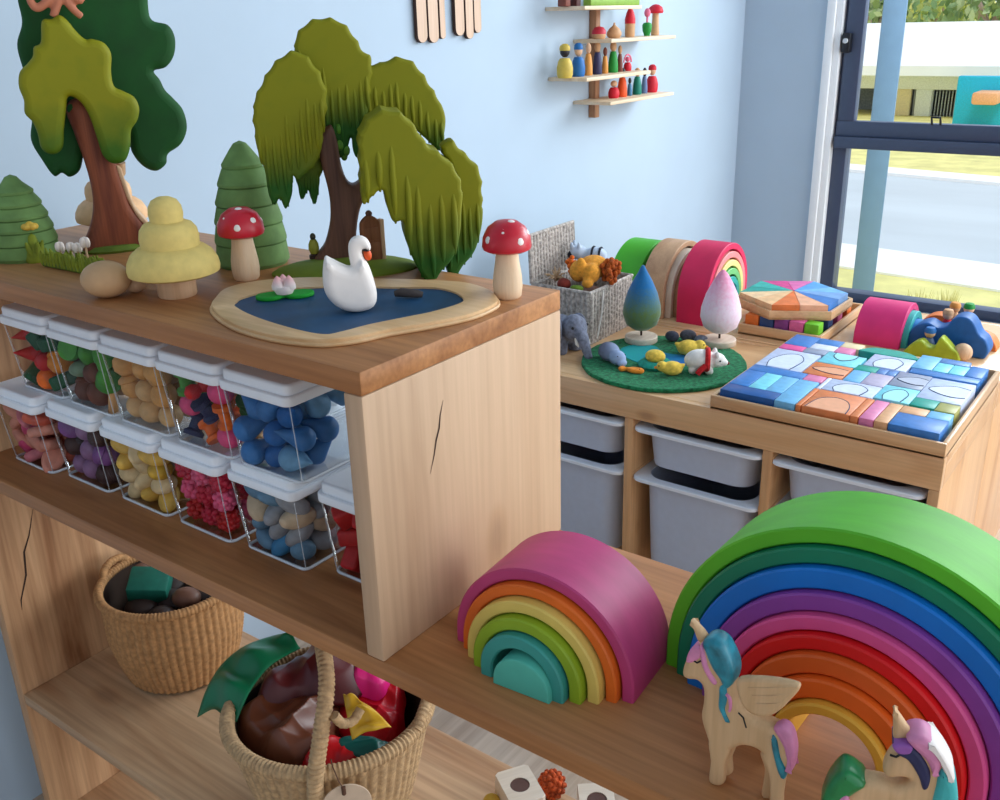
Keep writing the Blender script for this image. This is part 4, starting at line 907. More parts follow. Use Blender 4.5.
# right basket with handle
bc = Vector((-.222, .118, LOW)); rot = Frame(bc).rot
t = thing('woven_basket', 'woven seagrass basket with tall handle, full of coloured silks', 'basket', bc, rot, 'seagrass baskets')
H2 = .156
pf = lambda s: (.080+.037*s**.75, .004+(H2-.004)*s)
mb = woven(pf, 54, 26, .0034, 1.04, .98); mb.lathe([(0,0),(.066,0),(.078,.003),(.081,.006)], 58, sx=1.04, sy=.98); mb.build('basket_wall', m_wick2, t, angle=180)
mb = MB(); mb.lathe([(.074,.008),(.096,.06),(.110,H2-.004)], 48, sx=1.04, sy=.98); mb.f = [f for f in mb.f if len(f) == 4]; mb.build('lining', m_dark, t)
p, r = rope(circle(.1175, H2+.001, 60, 1.04, .98), .0090); mb = MB(); mb.tube(p, r, 10, closed=True); mb.build('rim', m_wick2, t)
hp = [(-.026,-.124,H2-.050),(-.024,-.126,H2+.004),(-.012,-.112,H2+.055),(0,-.080,H2+.095),(0,-.03,H2+.115),(0,.03,H2+.115),(0,.080,H2+.095),(0,.108,H2+.045),(0,.114,H2-.02)]
p, r = rope(spline(hp, 8, False), .0105); mb = MB(); mb.tube(p, r, 10, flat=.8); mb.build('handle', m_wick2, t)
hp = [(.004,-.108,H2+.072),(.012,-.104,H2+.056),(.024,-.098,H2+.052),(.034,-.090,H2+.060)]
p, r = rope(spline(hp, 6, False), .0055); mb = MB(); mb.tube(p, r, 10); mb.build('handle_binding', m_wick2, t)
hp = [(.096,-.075,H2+.004),(.108,-.058,H2+.014),(.120,-.030,H2+.018),(.126,0,H2+.014),(.118,.03,H2+.003)]
p, r = rope(spline(hp, 6, False), .0072); mb = MB(); mb.tube(p, r, 10); mb.build('side_loop', m_wick2, t)
# paper tag on a string
fr = Frame(Vector(bc)+fr.n*0); tg = thing('gift_tag', 'round pale cardboard tag hanging on a string from the basket handle', 'tag', bc+fr.n*-.136+fr.u*fr.px(347,804,-.136)[0]+Vector((0,0,fr.px(347,804,-.136)[1])), rot)
mb = MB(); P = [(.0275*cos(2*pi*i/40), .0275*sin(2*pi*i/40)) for i in range(40)]; mb.prism(P, -.0008, .0008, .0003)
mb.build('tag_disc', paint('kraft_card', (206,184,160), rough=.8, var=.06, bump=.1), tg)
mb = MB(); mb.tube([(-.002,-.0012,.024),(-.006,-.0005,.034),(-.011,.006,.050),(-.012,.004,.062)], .0008, 6); mb.tube([(-.002,-.0016,.016),(-.002,-.002,.027)], .0024, 8); mb.build('string', paint('brown_string', (96,66,50), rough=.9), tg)

def silk(name, label, col, base, rot_, size, seed, ridges=4, amp=.28, squash=1.0, cat='silk cloth', group='silks in the right basket', sheen=.6):
    """a crumpled handful of silk: a closed sheet pulled into folds"""
    rr = random.Random(seed); mb = MB(); su, sv = 84, 54; waves = [(Vector((rr.gauss(0,1), rr.gauss(0,1), rr.gauss(0,1))).normalized()*rr.uniform(1.6,ridges), rr.uniform(0, 6.28), rr.uniform(.5,1)) for _ in range(4)]+[(Vector((rr.gauss(0,1), rr.gauss(0,1), rr.gauss(0,1))).normalized()*rr.uniform(4,7), rr.uniform(0, 6.28), rr.uniform(.12,.25)) for _ in range(3)]; vs = []; fs = []
    for j in range(sv+1):
        v = pi*j/sv
        for i in range(su):
            u = 2*pi*i/su; d = Vector((sin(v)*cos(u), sin(v)*sin(u), cos(v)))
            f = 0; tot = 0
            for wv, ph_, am in waves:
                q = d.dot(wv)+ph_+.7*sin(d.dot(wv.yzx)*.8+ph_*2); f += am*(1-abs(sin(q)))**1.15; tot += am
            r = 1-amp+amp*2.1*f/tot
            vs.append((d.x*r*size[0], d.y*r*size[1], d.z*r*size[2]))
    for j in range(sv):
        for i in range(su): a = j*su+i; b = j*su+(i+1) % su; fs.append((a, b, b+su, a+su))
    mb.add(vs, fs)
    m = paint('silk_'+col[0], col[1], rough=.42, var=.06, scale=20, bump=.0, spec=.4, sheen=0)
    o = mb.build(name, m, None, base, 0, 180); o.rotation_euler = rot_; return tag(o, label, cat, group)
def sheet(name, label, col, edge_a, edge_b, th=.0012, cat='silk cloth', group='silks in the right basket', wave=.004, seed=0):
    """a silk sheet spanned between two edges, with soft waves"""
    rr = random.Random(seed); A = spline(edge_a, 8, False); B = spline(edge_b, 8, False); n = len(A); m_ = 14; vs = []; fs = []
    up = Vector((0,0,1))
    for j in range(m_+1):
        s = j/m_
        for i in range(n):
            p = A[i].lerp(B[i], s); p = p+up*(wave*sin(pi*s)*(1.2+sin(9*i/n*2+seed)))+Vector((.3,-.6,0))*wave*sin(7*s+5*i/n+seed)*sin(pi*s)
            vs.append(p)
    N1 = len(vs); vs += [v-up*th-Vector((0,-th,0)) for v in vs]
    for j in range(m_):
        for i in range(n-1):
            a = j*n+i; fs.append((a, a+1, a+n+1, a+n)); fs.append((N1+a, N1+a+n, N1+a+n+1, N1+a+1))
    for i in range(n-1): fs.append((i, i+1, N1+i+1, N1+i)); a = m_*n+i; fs.append((a, a+1, N1+a+1, N1+a))
    for j in range(m_): a = j*n; fs.append((a, a+n, N1+a+n, N1+a)); a += n-1; fs.append((a, a+n, N1+a+n, N1+a))
    c = sum(vs, Vector())/len(vs); mb = MB(); mb.add([v-c for v in vs], fs)
    mt = paint('silk_'+col[0], col[1], rough=.34, var=.06, scale=20, bump=0, spec=.45, sheen=0)
    return tag(mb.build(name, mt, None, c, 0, 180), label, cat, group)
SZ = LOW+H2
def heap(label, col, c, rx, ry, rot_, h, seed, drop=.02, fold=.010, tilt=(0,0)):
    """a bunched silk: a cloth disc heaped over what lies below, running in long folds and hanging at its rim"""
    rr = random.Random(seed); nr, na = 44, 110; vs = []; fs = []
    W = [(rr.uniform(0, pi), rr.uniform(24, 48), rr.uniform(0, 6.3), rr.uniform(.5, 1)) for _ in range(2)]+[(rr.uniform(0, pi), rr.uniform(70, 110), rr.uniform(0, 6.3), rr.uniform(.10, .18)) for _ in range(2)]
    tw = sum(w[3] for w in W)
    def z(x, y):
        f = 0; wx = .012*sin(38*y+seed)+.008*sin(55*x+2*seed); wy = .012*sin(41*x+1.3*seed)
        for a, k, p, am in W: f += am*(1-abs(sin(k*((x+wx)*cos(a)+(y+wy)*sin(a))+p)))**1.3
        return fold*2*(f/tw-.3)
    for j in range(nr+1):
        q = j/nr
        for i in range(na):
            a = 2*pi*i/na; e = 1+.10*sin(3*a+seed)+.06*sin(5*a+2*seed); x = rx*q*e*cos(a); y = ry*q*e*sin(a)
            vs.append((x, y, h*(1-q**2)-drop*max(0, q-.72)**1.3*4+z(x, y)*(1-.3*q)+tilt[0]*x+tilt[1]*y))
    N1 = len(vs); vs += [(x*.97, y*.97, zz-.004) for x, y, zz in vs]
    for j in range(nr):
        for i in range(na):
            a = j*na+i; b = j*na+(i+1) % na
            if j == 0: fs += [(0, b+na, a+na)] if False else [(a, b, b+na, a+na)]
            else: fs.append((a, b, b+na, a+na))
            fs.append((N1+a, N1+a+na, N1+b+na, N1+b))
    for i in range(na): a = nr*na+i; b = nr*na+(i+1) % na; fs.append((a, b, N1+b, N1+a))
    mb = MB(); mb.add(vs, fs); m = paint('silk_'+col[0], col[1], rough=.38, var=.05, scale=20, bump=0, spec=.45)
    return tag(mb.build('silk_cloth', m, None, c, rot_, 180), label, 'silk cloth', 'silks in the right basket')
sheet('silk_cloth', 'emerald green silk spilling over the left rim of the handled basket', ('emerald', (8,112,72)),
      [on(197,717,SZ-.03), on(206,690,SZ-.005), on(222,664,SZ+.02), on(246,645,SZ+.035), on(278,634,SZ+.04)],
      [on(236,722,SZ-.004), on(243,704,SZ+.012), on(254,684,SZ+.025), on(272,664,SZ+.035), on(300,648,SZ+.04)], wave=.006, seed=2)
U_, N_ = fr.u, fr.n
heap('dark maroon silk behind the handle of the basket', ('maroon',(84,20,24)), bc+U_*-.010+N_*.050+Vector((0,0,H2+.014)), .072, .050, rot, .030, 4, .02, .020)
heap('big chocolate brown silk heaped at the left of the handled basket', ('chocolate',(104,54,32)), bc+U_*-.042+N_*-.010+Vector((0,0,H2-.010)), .062, .076, rot+.4, .022, 7, .03, .024, (-.05,.28))
heap('crimson silk at the right of the basket handle', ('crimson',(200,10,34)), bc+U_*.052+N_*-.004+Vector((0,0,H2-.018)), .044, .072, rot, .020, 12, .02, .020, (.05,.25))
heap('scarlet silk tucked in front of the brown silk, left of the handle', ('scarlet',(196,14,24)), bc+U_*-.004+N_*-.070+Vector((0,0,H2-.016)), .040, .030, rot, .018, 15, .02, .015, (.2,.2))
heap('hot pink silk corner on top of the crimson silk', ('hot_pink',(232,36,130)), bc+U_*.056+N_*.030+Vector((0,0,H2+.010)), .030, .028, rot, .020, 23, .03, .006, (-.2,.1))
sheet('silk_cloth', 'folded golden yellow silk corner right of the basket handle', ('golden',(222,176,50)), [on(343,694,SZ+.034), on(347,716,SZ+.028), on(352,740,SZ+.010)], [on(352,697,SZ+.036), on(372,708,SZ+.034), on(391,727,SZ+.022)], wave=.004, seed=5)
g = on(360,748,SZ-.004); silk('silk_cloth', 'teal silk peeping over the front rim right of the handle', ('teal_silk',(10,92,84)), g+Vector((0,.010,-.010)), (.2,.1,.6), (.034,.018,.016), 31, 3, .3)

# gem blocks
m_light = wood('pale_maple', (222,208,190), (206,188,166), 'x', 2, .5, fine=.08); m_hole = paint('walnut_hole', (88,56,44), rough=.5)
def gem_block(label, base, rotz, sx, sy, sz, gem):
    t = thing('gem_block', label, 'wooden block', base, rotz, 'blocks with round windows')
    mb = MB(); P = spline([(.0125*cos(a), .0125*sin(a)) for a in [2*pi*i/12 for i in range(12)]], 3); k = len(P)
    # body with a round well in the top
    mb.box(-sx/2, sx/2, -sy/2, sy/2, 0, sz-.010, .002)
    out = []
    for p in P:
        s_ = min(sx/2/abs(p.x) if abs(p.x) > 1e-6 else 1e9, sy/2/abs(p.y) if abs(p.y) > 1e-6 else 1e9); out.append((p.x*s_, p.y*s_))
    vs = [(x,y,sz-.012) for x, y in out]+[(x,y,sz-.0008) for x, y in out]+[(x*.985,y*.985,sz) for x, y in out]+[(p.x,p.y,sz) for p in P]+[(p.x,p.y,sz-.010) for p in P]
    mb.add(vs, [(r*k+i, r*k+(i+1) % k, (r+1)*k+(i+1) % k, (r+1)*k+i) for r in range(4) for i in range(k)]); mb.build('block_body', m_light, t, angle=30)
    mb = MB(); mb.lathe([(0,sz-.0099),(.0122,sz-.0099),(.0122,sz-.009),(.010,sz-.0088),(0,sz-.0088)], 28); mb.lathe([(.0112,sz-.0088),(.0122,sz-.0088),(.0122,sz-.001),(.0112,sz-.001)], 28); mb.build('window_ring', m_hole, t)
    mb = MB(); mb.ell((0,-.003,sz-.0085), (.0075,.0055,.004), 10, 6); mb.build('gem', gem, t, angle=10); return t
m_gem = paint('green_glass_gem', (70,200,130), rough=.1, var=.3, bump=0, spec=.8); m_gem2 = paint('plum_glass_gem', (120,50,80), rough=.1, bump=0, spec=.8)
zt_ = LOW+.042; a, b, c = on(495,773,zt_), on(528,763,zt_), on(549,803,zt_)
u = (b-a); v = (c-b); ctr = a+u*.5+v.normalized()*.031
gem_block('pale block with green gem window, left of two on the lower board', Vector((ctr.x,ctr.y,LOW)), atan2(u.y,u.x), u.length, .062, .042, m_gem)
a = on(597,798,zt_); gem_block('pale block with dark gem window, right of two on the lower board', Vector((a.x,a.y,LOW)), atan2(u.y,u.x)-.35, .044, .055, .040, m_gem2)
a = on(552,783,LOW+.02); mb = MB(); rr = random.Random(2)
for i in range(60):
    y = 1-2*(i+.5)/60; r_ = sqrt(1-y*y); an = i*2.39996; mb.ell((r_*cos(an)*.016, r_*sin(an)*.016, .018+y*.016), .0038, 6, 5)
mb.ell((0,0,.018), .0165, 14, 10); tag(mb.build('felt_ball', paint('rust_felt', (186,78,34), rough=.95, var=.4, scale=90, bump=.5), None, (a.x,a.y,LOW)), 'shaggy rust-orange ball between the two gem blocks', 'felt ball')
a = on(492,803,LOW+.01); tag(MB().ell((0,0,.011), (.012,.011,.011), 16, 10).build('felt_ball', paint('yellow_felt_ball', (216,176,70), rough=.95), None, (a.x,a.y,LOW)), 'small yellow ball left of the pale gem block', 'felt ball')
# ------------------------------------------------------------------ wall: tree-shaped ledge with peg dolls, slatted hangings
m_ledge = wood('ledge_birch', (236,216,190), (220,194,160), 'y', 2, .55, fine=.08); m_ltr = wood('ledge_trunk_wood', (196,150,116), (160,112,82), 'z', 2.5, .55)
LX = WX+.115
led = []
for l, f, r in (((545,1),(572,6),(642,2.5)), ((573,38),(598.5,40),(676,35)), ((548,72),(595,77),(651,67)), ((573,106),(597.7,104),(674,94))):
    a, c, b = at(*l, 'x', WX), at(*f, 'x', LX), at(*r, 'x', LX); led.append([a.y, b.y, c.z])
Ytr = at(597, 95, 'x', WX+.02).y
t = thing('wall_shelf', 'small tree-shaped wooden wall ledge with four tiers of peg dolls', 'wall shelf', (WX, Ytr, led[3][2]-.05), 0)
b0 = Vector((WX, Ytr, led[3][2]-.05))
mb = MB(); mb.box(0, .022, -.011, .011, 0, .42, .002); mb.build('trunk', m_ltr, t)
for k, (y0, y1, z) in enumerate(led):
    mb = MB(); mb.box(0, .115, y0-b0.y, y1-b0.y, z-b0.z-.009, z-b0.z, .0015); mb.build('ledge', m_ledge, t)
def doll(px, ly, h, w, body, head, hat=None, shape='peg', label='', lx=.06, name='peg_doll', band=None):
    z = led[ly][2]; p = at(px, 0, 'x', WX+lx); 
    # find y for this pixel column at the ledge height
    lo, hi = 1.2, 2.6
    y = None
    best = 9
    for i in range(400):
        yy = 1.3+i*.003; v = Vector((WX+lx, yy, z))-CAM; xx = 500+FPX*v.dot(_r)/v.dot(_f)
        if abs(xx-px) < best: best = abs(xx-px); y = yy
    t = thing(name, label, 'peg doll' if 'doll' in name else 'toy', (WX+lx, y, z), 0, 'peg dolls on the wall ledge')
    r = w/2; mb = MB()
    if shape == 'fat': mb.lathe([(0,0),(r*.85,0),(r,h*.10),(r*1.02,h*.28),(r*.85,h*.45),(r*.6,h*.55),(0,h*.56)], 20)
    else: mb.lathe([(0,0),(r*.92,0),(r,h*.06),(r*.95,h*.3),(r*.72,h*.55),(r*.55,h*.66),(0,h*.67)], 20)
    mb.build('body', body, t)
    hz = h*(.74 if shape == 'fat' else .82); hr = r*(.62 if shape == 'fat' else .66)
    mb = MB(); mb.ell((0,0,hz), (hr,hr,h*.17), 16, 10); hd = mb.build('head', head, t)
    if hat: mb = MB(); mb.lathe([(hr*1.06,hz+h*.02),(hr*1.1,hz+h*.06),(hr*1.02,hz+h*.14),(hr*.5,hz+h*.20),(0,hz+h*.21)], 16); mb.build('hat', hat, t)
    if band: mb = MB(); mb.ell((0,0,hz-h*.03), (hr*1.04,hr*1.04,h*.10), 14, 8); mb.build('scarf', band, t)
    return t
pk = lambda n, c: paint('doll_'+n, c, rough=.55, var=.08, bump=.05)
skin = pk('skin_wood', (220,176,140)); wd = pk('plain_wood', (204,158,116)); yl = pk('yellow',(206,178,76)); bl = pk('blue',(30,104,172)); nv = pk('navy',(48,46,84)); gr = pk('green',(24,140,52)); tl_ = pk('teal',(12,122,104)); rd = pk('red',(206,26,48)); orr = pk('orange',(232,88,30)); bk = pk('black_hair',(40,36,38)); amb = pk('amber',(222,150,70)); brn = pk('brown',(120,62,48)); gb_ = pk('grey_blue',(96,116,156)); pnk = pk('pink',(224,110,140)); sky = pk('sky',(64,120,160))
doll(565, 2, .085, .040, yl, bk, yl, 'fat', 'yellow peg doll with dark face, leftmost on the second-lowest ledge')
doll(578.5, 2, .085, .034, bl, skin, bl, 'fat', 'blue peg doll with blue cap beside the yellow one')
doll(588, 2, .080, .022, amb, skin, None, 'peg', 'slim amber peg doll right of the blue-capped doll')
doll(597.5, 2, .082, .025, nv, wd, None, 'peg', 'dark navy peg doll in the middle of the second-lowest ledge')
doll(605, 2, .066, .017, amb, brn, None, 'peg', 'small brown-haired peg doll squeezed left of the green one')
doll(613, 2, .080, .027, gr, wd, None, 'peg', 'bright green peg doll on the second-lowest ledge')
doll(619.5, 2, .068, .016, brn, wd, None, 'peg', 'thin red-brown peg doll right of the bright green one')
t_ = doll(627.5, 2, .040, .022, rd, pnk, None, 'fat', 'small round red figure with pink ring, rightmost on the second-lowest ledge', name='toy_figure')
mb = MB(); mb.tube([(0,.020*cos(a),.022+.020*sin(a)) for a in [pi*i/14 for i in range(15)]], .0022, 8); mb.build('pink_ring', pnk, t_)
doll(613.5, 3, .050, .030, rd, skin, None, 'fat', 'small crimson round doll, leftmost on the lowest ledge')
doll(622, 3, .076, .028, orr, bk, None, 'peg', 'orange peg doll with black hair on the lowest ledge')
doll(629.5, 3, .048, .014, sky, bk, None, 'peg', 'tiny blue peg doll right of the orange one')
doll(637, 3, .072, .026, tl_, wd, None, 'peg', 'teal green peg doll on the lowest ledge')
doll(644, 3, .070, .018, gb_, bk, None, 'peg', 'grey-blue peg doll with dark hair behind the red-capped one')
doll(651.5, 3, .080, .034, rd, skin, rd, 'fat', 'red peg doll with red cap, rightmost on the lowest ledge')
def ledge_y(px, ly, lx=.06):
    z = led[ly][2]; return min((abs(500+FPX*(Vector((WX+lx, 1.3+i*.003, z))-CAM).dot(_r)/(Vector((WX+lx, 1.3+i*.003, z))-CAM).dot(_f)-px), 1.3+i*.003) for i in range(400))[1]
def litem(px, ly, name, label, cat='toy'): return thing(name, label, cat, (WX+.06, ledge_y(px, ly), led[ly][2]), 0, 'toys on the wall ledge')
t_ = litem(599, 1, 'toy_bowl', 'small red and wooden dome, leftmost on the second ledge from the top'); mb = MB(); mb.lathe([(0,0),(.014,0),(.018,.006),(.018,.012)], 18); mb.build('base', wd, t_); mb = MB(); mb.lathe([(.0185,.012),(.018,.02),(.012,.028),(0,.031)], 18); mb.build('dome', pk('crimson',(196,44,64)), t_)
t_ = litem(614, 1, 'toy_onion', 'onion-shaped plain wooden toy on the second ledge from the top'); mb = MB(); mb.lathe([(0,0),(.014,0),(.019,.006),(.020,.013),(.014,.023),(.006,.029),(.003,.033),(.0025,.038),(0,.038)], 20); mb.build('bulb', wd, t_)
t_ = litem(629.5, 1, 'toy_gnome', 'wooden gnome with pointed red cap on the second ledge from the top'); mb = MB(); mb.lathe([(0,0),(.012,0),(.0135,.004),(.0135,.036),(0,.036)], 18); mb.build('body', wd, t_); mb = MB(); mb.lathe([(0,.034),(.0145,.034),(.0142,.046),(.010,.062),(.004,.074),(0,.077)], 18); mb.build('cap', rd, t_)
t_ = litem(647, 1, 'toy_flower', 'green toy flower with pink bud on the second ledge from the top'); mb = MB(); mb.lathe([(0,0),(.008,0),(.009,.006),(.012,.012),(.014,.028),(.010,.034),(0,.036)], 10); mb.build('leaves', gr, t_); mb = MB(); mb.tube([(0,0,.03),(0,0,.056)], .003, 8); mb.ell((0,0,.06), (.009,.009,.012), 12, 8); mb.build('bud', pnk, t_)
t_ = litem(655, 1, 'toy_mushroom', 'small red-capped toadstool at the right end of the wall ledge'); mb = MB(); mb.lathe([(0,0),(.011,0),(.012,.004),(.010,.03),(.009,.062),(0,.062)], 16); mb.build('stem', wd, t_); mb = MB(); mb.lathe([(0,.058),(.020,.058),(.022,.063),(.018,.074),(.009,.080),(0,.082)], 18); mb.build('cap', rd, t_)
# top ledge: brown block, dark block, green strip
t_ = litem(564, 0, 'wooden_block', 'brown wooden block at the left end of the top wall ledge', 'wooden block'); MB().box(-.012,.012,-.011,.011,0,.05,.002).build('block', brn, t_)
t_ = litem(575, 0, 'wooden_block', 'dark maroon wooden block beside the brown one on the top wall ledge', 'wooden block'); MB().box(-.012,.012,-.010,.010,0,.05,.002).build('block', pk('maroon',(76,36,36)), t_)
t_ = thing('toy_grass', 'long green toy grass strip on the top wall ledge', 'toy', (WX+.06, (ledge_y(587,0)+ledge_y(636,0))/2, led[0][2]), 0, 'toys on the wall ledge'); L_ = (ledge_y(636,0)-ledge_y(587,0)); MB().box(-.012,.012,-L_/2,L_/2,0,.02,.003).build('strip', pk('grass',(130,166,60)), t_)
mb = MB(); rr = random.Random(4)
for i in range(30): y = -L_/2+.004+(L_-.008)*i/29; mb.tube([(0,y,.016),(rr.uniform(-.004,.004),y+rr.uniform(-.003,.003),.042)], [.0045,.001], 6)
gb2 = mb.build('grass_blades', pk('grass',(130,166,60)), t_); gb2['kind'] = 'stuff'
# slatted hangings
m_slat = wood('slat_plywood', (222,192,168), (206,172,146), 'z', 1.5, .6, fine=.08); m_sedge = paint('burnt_slat_edge', (70,48,40), rough=.8, bump=0)
for grp, lab in ((((415.5,425.5,43),(427,437,43),(438.5,444,39)), 'left of two pale slatted wooden hangings on the wall'), (((454,463,36),(464.5,472,39),(473,480,33)), 'right of two pale slatted wooden hangings on the wall')):
    P0 = at(grp[0][0], 20, 'x', WX+.008); t_ = thing('wall_hanging', lab, 'wall hanging', (WX, P0.y, P0.z), 0, 'slatted wall hangings')
    for l, r, bt in grp:
        a, b = at(l, 20, 'x', WX+.008), at(r, 20, 'x', WX+.008); y0, y1 = a.y-P0.y, b.y-P0.y; zb = at((l+r)/2, bt, 'x', WX+.008).z-P0.z; w_ = y1-y0
        out = [(y0, .40),(y0, zb+w_*.55)]+[(y0+w_/2-w_/2*cos(pi*i/10), zb+w_*.45-w_*.45*sin(pi*i/10)) for i in range(11)]+[(y1, zb+w_*.55),(y1,.40)]
        mb = MB(); mb.prism(out, -.012, -.003, .0006, 1, Rz(pi/2), n=2, fmi=0); mb.build('slat', [m_slat, m_sedge], t_)
    mb = MB(); a, b = at(grp[0][0]-4, 20, 'x', WX+.008), at(grp[-1][1]+4, 20, 'x', WX+.008); mb.box(.0, .005, a.y-P0.y, b.y-P0.y, .34, .37, .001); mb.build('hanging_rail', m_ltr, t_)
# ------------------------------------------------------------------ low pine storage units with grey tubs
m_pn = wood('pine_x', (226,184,138), (204,152,104), 'x', 1.2, .28, .45, fine=.15, spec=.6)
m_pnz = wood('pine_z', (220,172,124), (196,142,94), 'z', 1.2, .28, .3, fine=.15, spec=.6)
m_pny = wood('pine_y', (226,186,142), (206,158,112), 'y', 1.0, .28, .5, fine=.15, spec=.6)
UX0, UX1, UY, UD = -.684, .2515, 1.085, .425
ZH = ZT-FLOOR
def unit(label, y0, flip):
    t = thing('storage_unit', label, 'storage unit', (0, y0, FLOOR), 0, 'low pine storage units')
    w = .0185; D_ = UD
    mb = MB(); mb.box(UX0, UX1, .0182, D_-.0182, ZH-.018, ZH, .001); mb.build('top_panel', m_pn, t)
    for y in (0, D_-.018): mb = MB(); mb.box(UX0, UX1, y, y+.018, ZH-.060, ZH, .0015); mb.build('top_rail', m_pn, t)
    for x in (UX0, UX1-w): mb = MB(); mb.box(x, x+w, 0, D_, 0, ZH-.0602, .0015); mb.box(x, x+w, .0182, D_-.0182, ZH-.0602, ZH-.0182, .0005); mb.build('side_panel', m_pnz, t)
    for x in (-.3475, -.0522):
        mb = MB(); mb.box(x-.0098, x+.0098, .001, D_-.001, .02, ZH-.0602, .002)
        for s in (-1, 1):   # grooves that carry the tubs
            for z in (ZH-.075, ZH-.185): mb.box(x+s*.0098-.0012, x+s*.0098+.0012, .003, D_-.003, z-.004, z+.004, .0005)
        mb.build('divider', m_pnz, t)
    mb = MB(); mb.box(UX0+w, UX1-w, 0, D_, .0, .018, .002); mb.build('bottom_panel', m_pn, t)
    return t
unit('low pine storage unit with grey tubs facing the stepped shelf', UY, 0)
unit('second low pine storage unit back to back behind the first, towards the window', UY+UD+.003, 1)
m_tub = paint('grey_blue_tub_plastic', (184,194,214), rough=.45, var=.02, bump=0, spec=.5); m_tublip = paint('pale_tub_lip', (228,234,244), rough=.4, var=.01, bump=0, spec=.5); m_tubin = paint('dark_tub_inside', (60,64,72), rough=.7, bump=0)
def bin_(label, x, y, zlip, depth):
    t = thing('storage_bin', label, 'storage bin', (x, y, zlip), 0, 'grey plastic tubs in the pine unit')
    W_, Dd = .236, .385
    a = rrect(W_, Dd, .040, 8); b = rrect(W_*.93, Dd*.95, .036, 8); k = len(a); Y = Dd/2+.016
    def ring(P, z, s=1.0): return [(p[0]*s, p[1]*s+Y, z) for p in P]
    vs = ring(a, -.004)+ring(b, -depth)+ring(b, -depth+.004, .975)+ring(a, -.001, .975); fs = []
    for r in range(3):
        for i in range(k): fs.append((r*k+i, r*k+(i+1) % k, (r+1)*k+(i+1) % k, (r+1)*k+i))
    fs += [tuple(range(k, 2*k)), tuple(range(2*k, 3*k))]
    mb = MB(); mb.add(vs, fs[:-2]); mb.add([vs[i] for i in range(k, 2*k)], [tuple(range(k))]); mb.add([vs[i] for i in range(2*k, 3*k)], [tuple(range(k))], 0)
    mb.build('bin_body', m_tub, t)
    mb = MB(); o = rrect(.276, Dd+.030, .022, 8); i_ = rrect(W_*.975, Dd*.975, .038, 8)
    vs = []
    for P, z in ((o,-.0075),(o,-.0015),([(p[0]*.99,p[1]*.993) for p in o],0),(i_,0),(i_,-.0075)): vs += ring(P, z)
    fs = [(r*k+i, r*k+(i+1) % k, ((r+1) % 5)*k+(i+1) % k, ((r+1) % 5)*k+i) for r in range(5) for i in range(k)]
    mb.add(vs, fs); mb.build('bin_lip', m_tublip, t); return t
for col, cx in enumerate((-.4975, -.1998, .0915)):
    nm = ('left', 'middle', 'right')[col]
    bin_('shallow grey tub in the %s column of the pine unit' % nm, cx, UY-.006, ZT-.076, .085)
    bin_('deep grey tub under the shallow one in the %s column of the pine unit' % nm, cx, UY-.006, ZT-.187, .21)

# ---------------- wide block tray
TX0, TX1, TY0, TY1 = -.1715, .2515, UY-.003, UY+.428
t = thing('block_tray', 'shallow wooden tray full of blue and orange building blocks', 'tray', (0,0,ZT))
mb = MB(); mb.box(TX0, TX1, TY0, TY1, 0, .007, .0015); mb.build('tray_base', m_pn, t)
for x0, x1, y0, y1 in ((TX0,TX1,TY0,TY0+.0085),(TX0,TX1,TY1-.0085,TY1)): mb = MB(); mb.box(x0,x1,y0,y1,.0,.0285,.0022); mb.build('tray_rim', m_pn, t)
for x0, x1, y0, y1 in ((TX0,TX0+.0085,TY0+.0086,TY1-.0086),(TX1-.0085,TX1,TY0+.0086,TY1-.0086)): mb = MB(); mb.box(x0,x1,y0,y1,.0,.0285,.0022); mb.build('tray_rim', m_pny, t)
BX0, BX1, BY0, BY1 = -.159, .236, UY+.0105, UY+.412
bc_ = dict(mb=('mid-blue',(62,124,194)), db=('dark blue',(26,84,150)), lb=('light blue',(118,184,226)), cy=('cyan',(128,214,230)), lv=('pale lavender',(196,208,236)), op=('peach orange',(226,132,78)), pk=('pink',(226,130,172)), gy=('grey',(150,158,180)), wt=('near-white',(222,226,240)), cr=('cream',(236,214,170)), tg=('teal green',(20,158,140)), lg=('lilac grey',(186,176,200)), tn=('tan',(226,170,122)), rd=('red',(204,44,60)), og=('olive gold',(168,166,92)), mg=('magenta pink',(226,84,150)), sl=('slate blue',(92,136,196)))
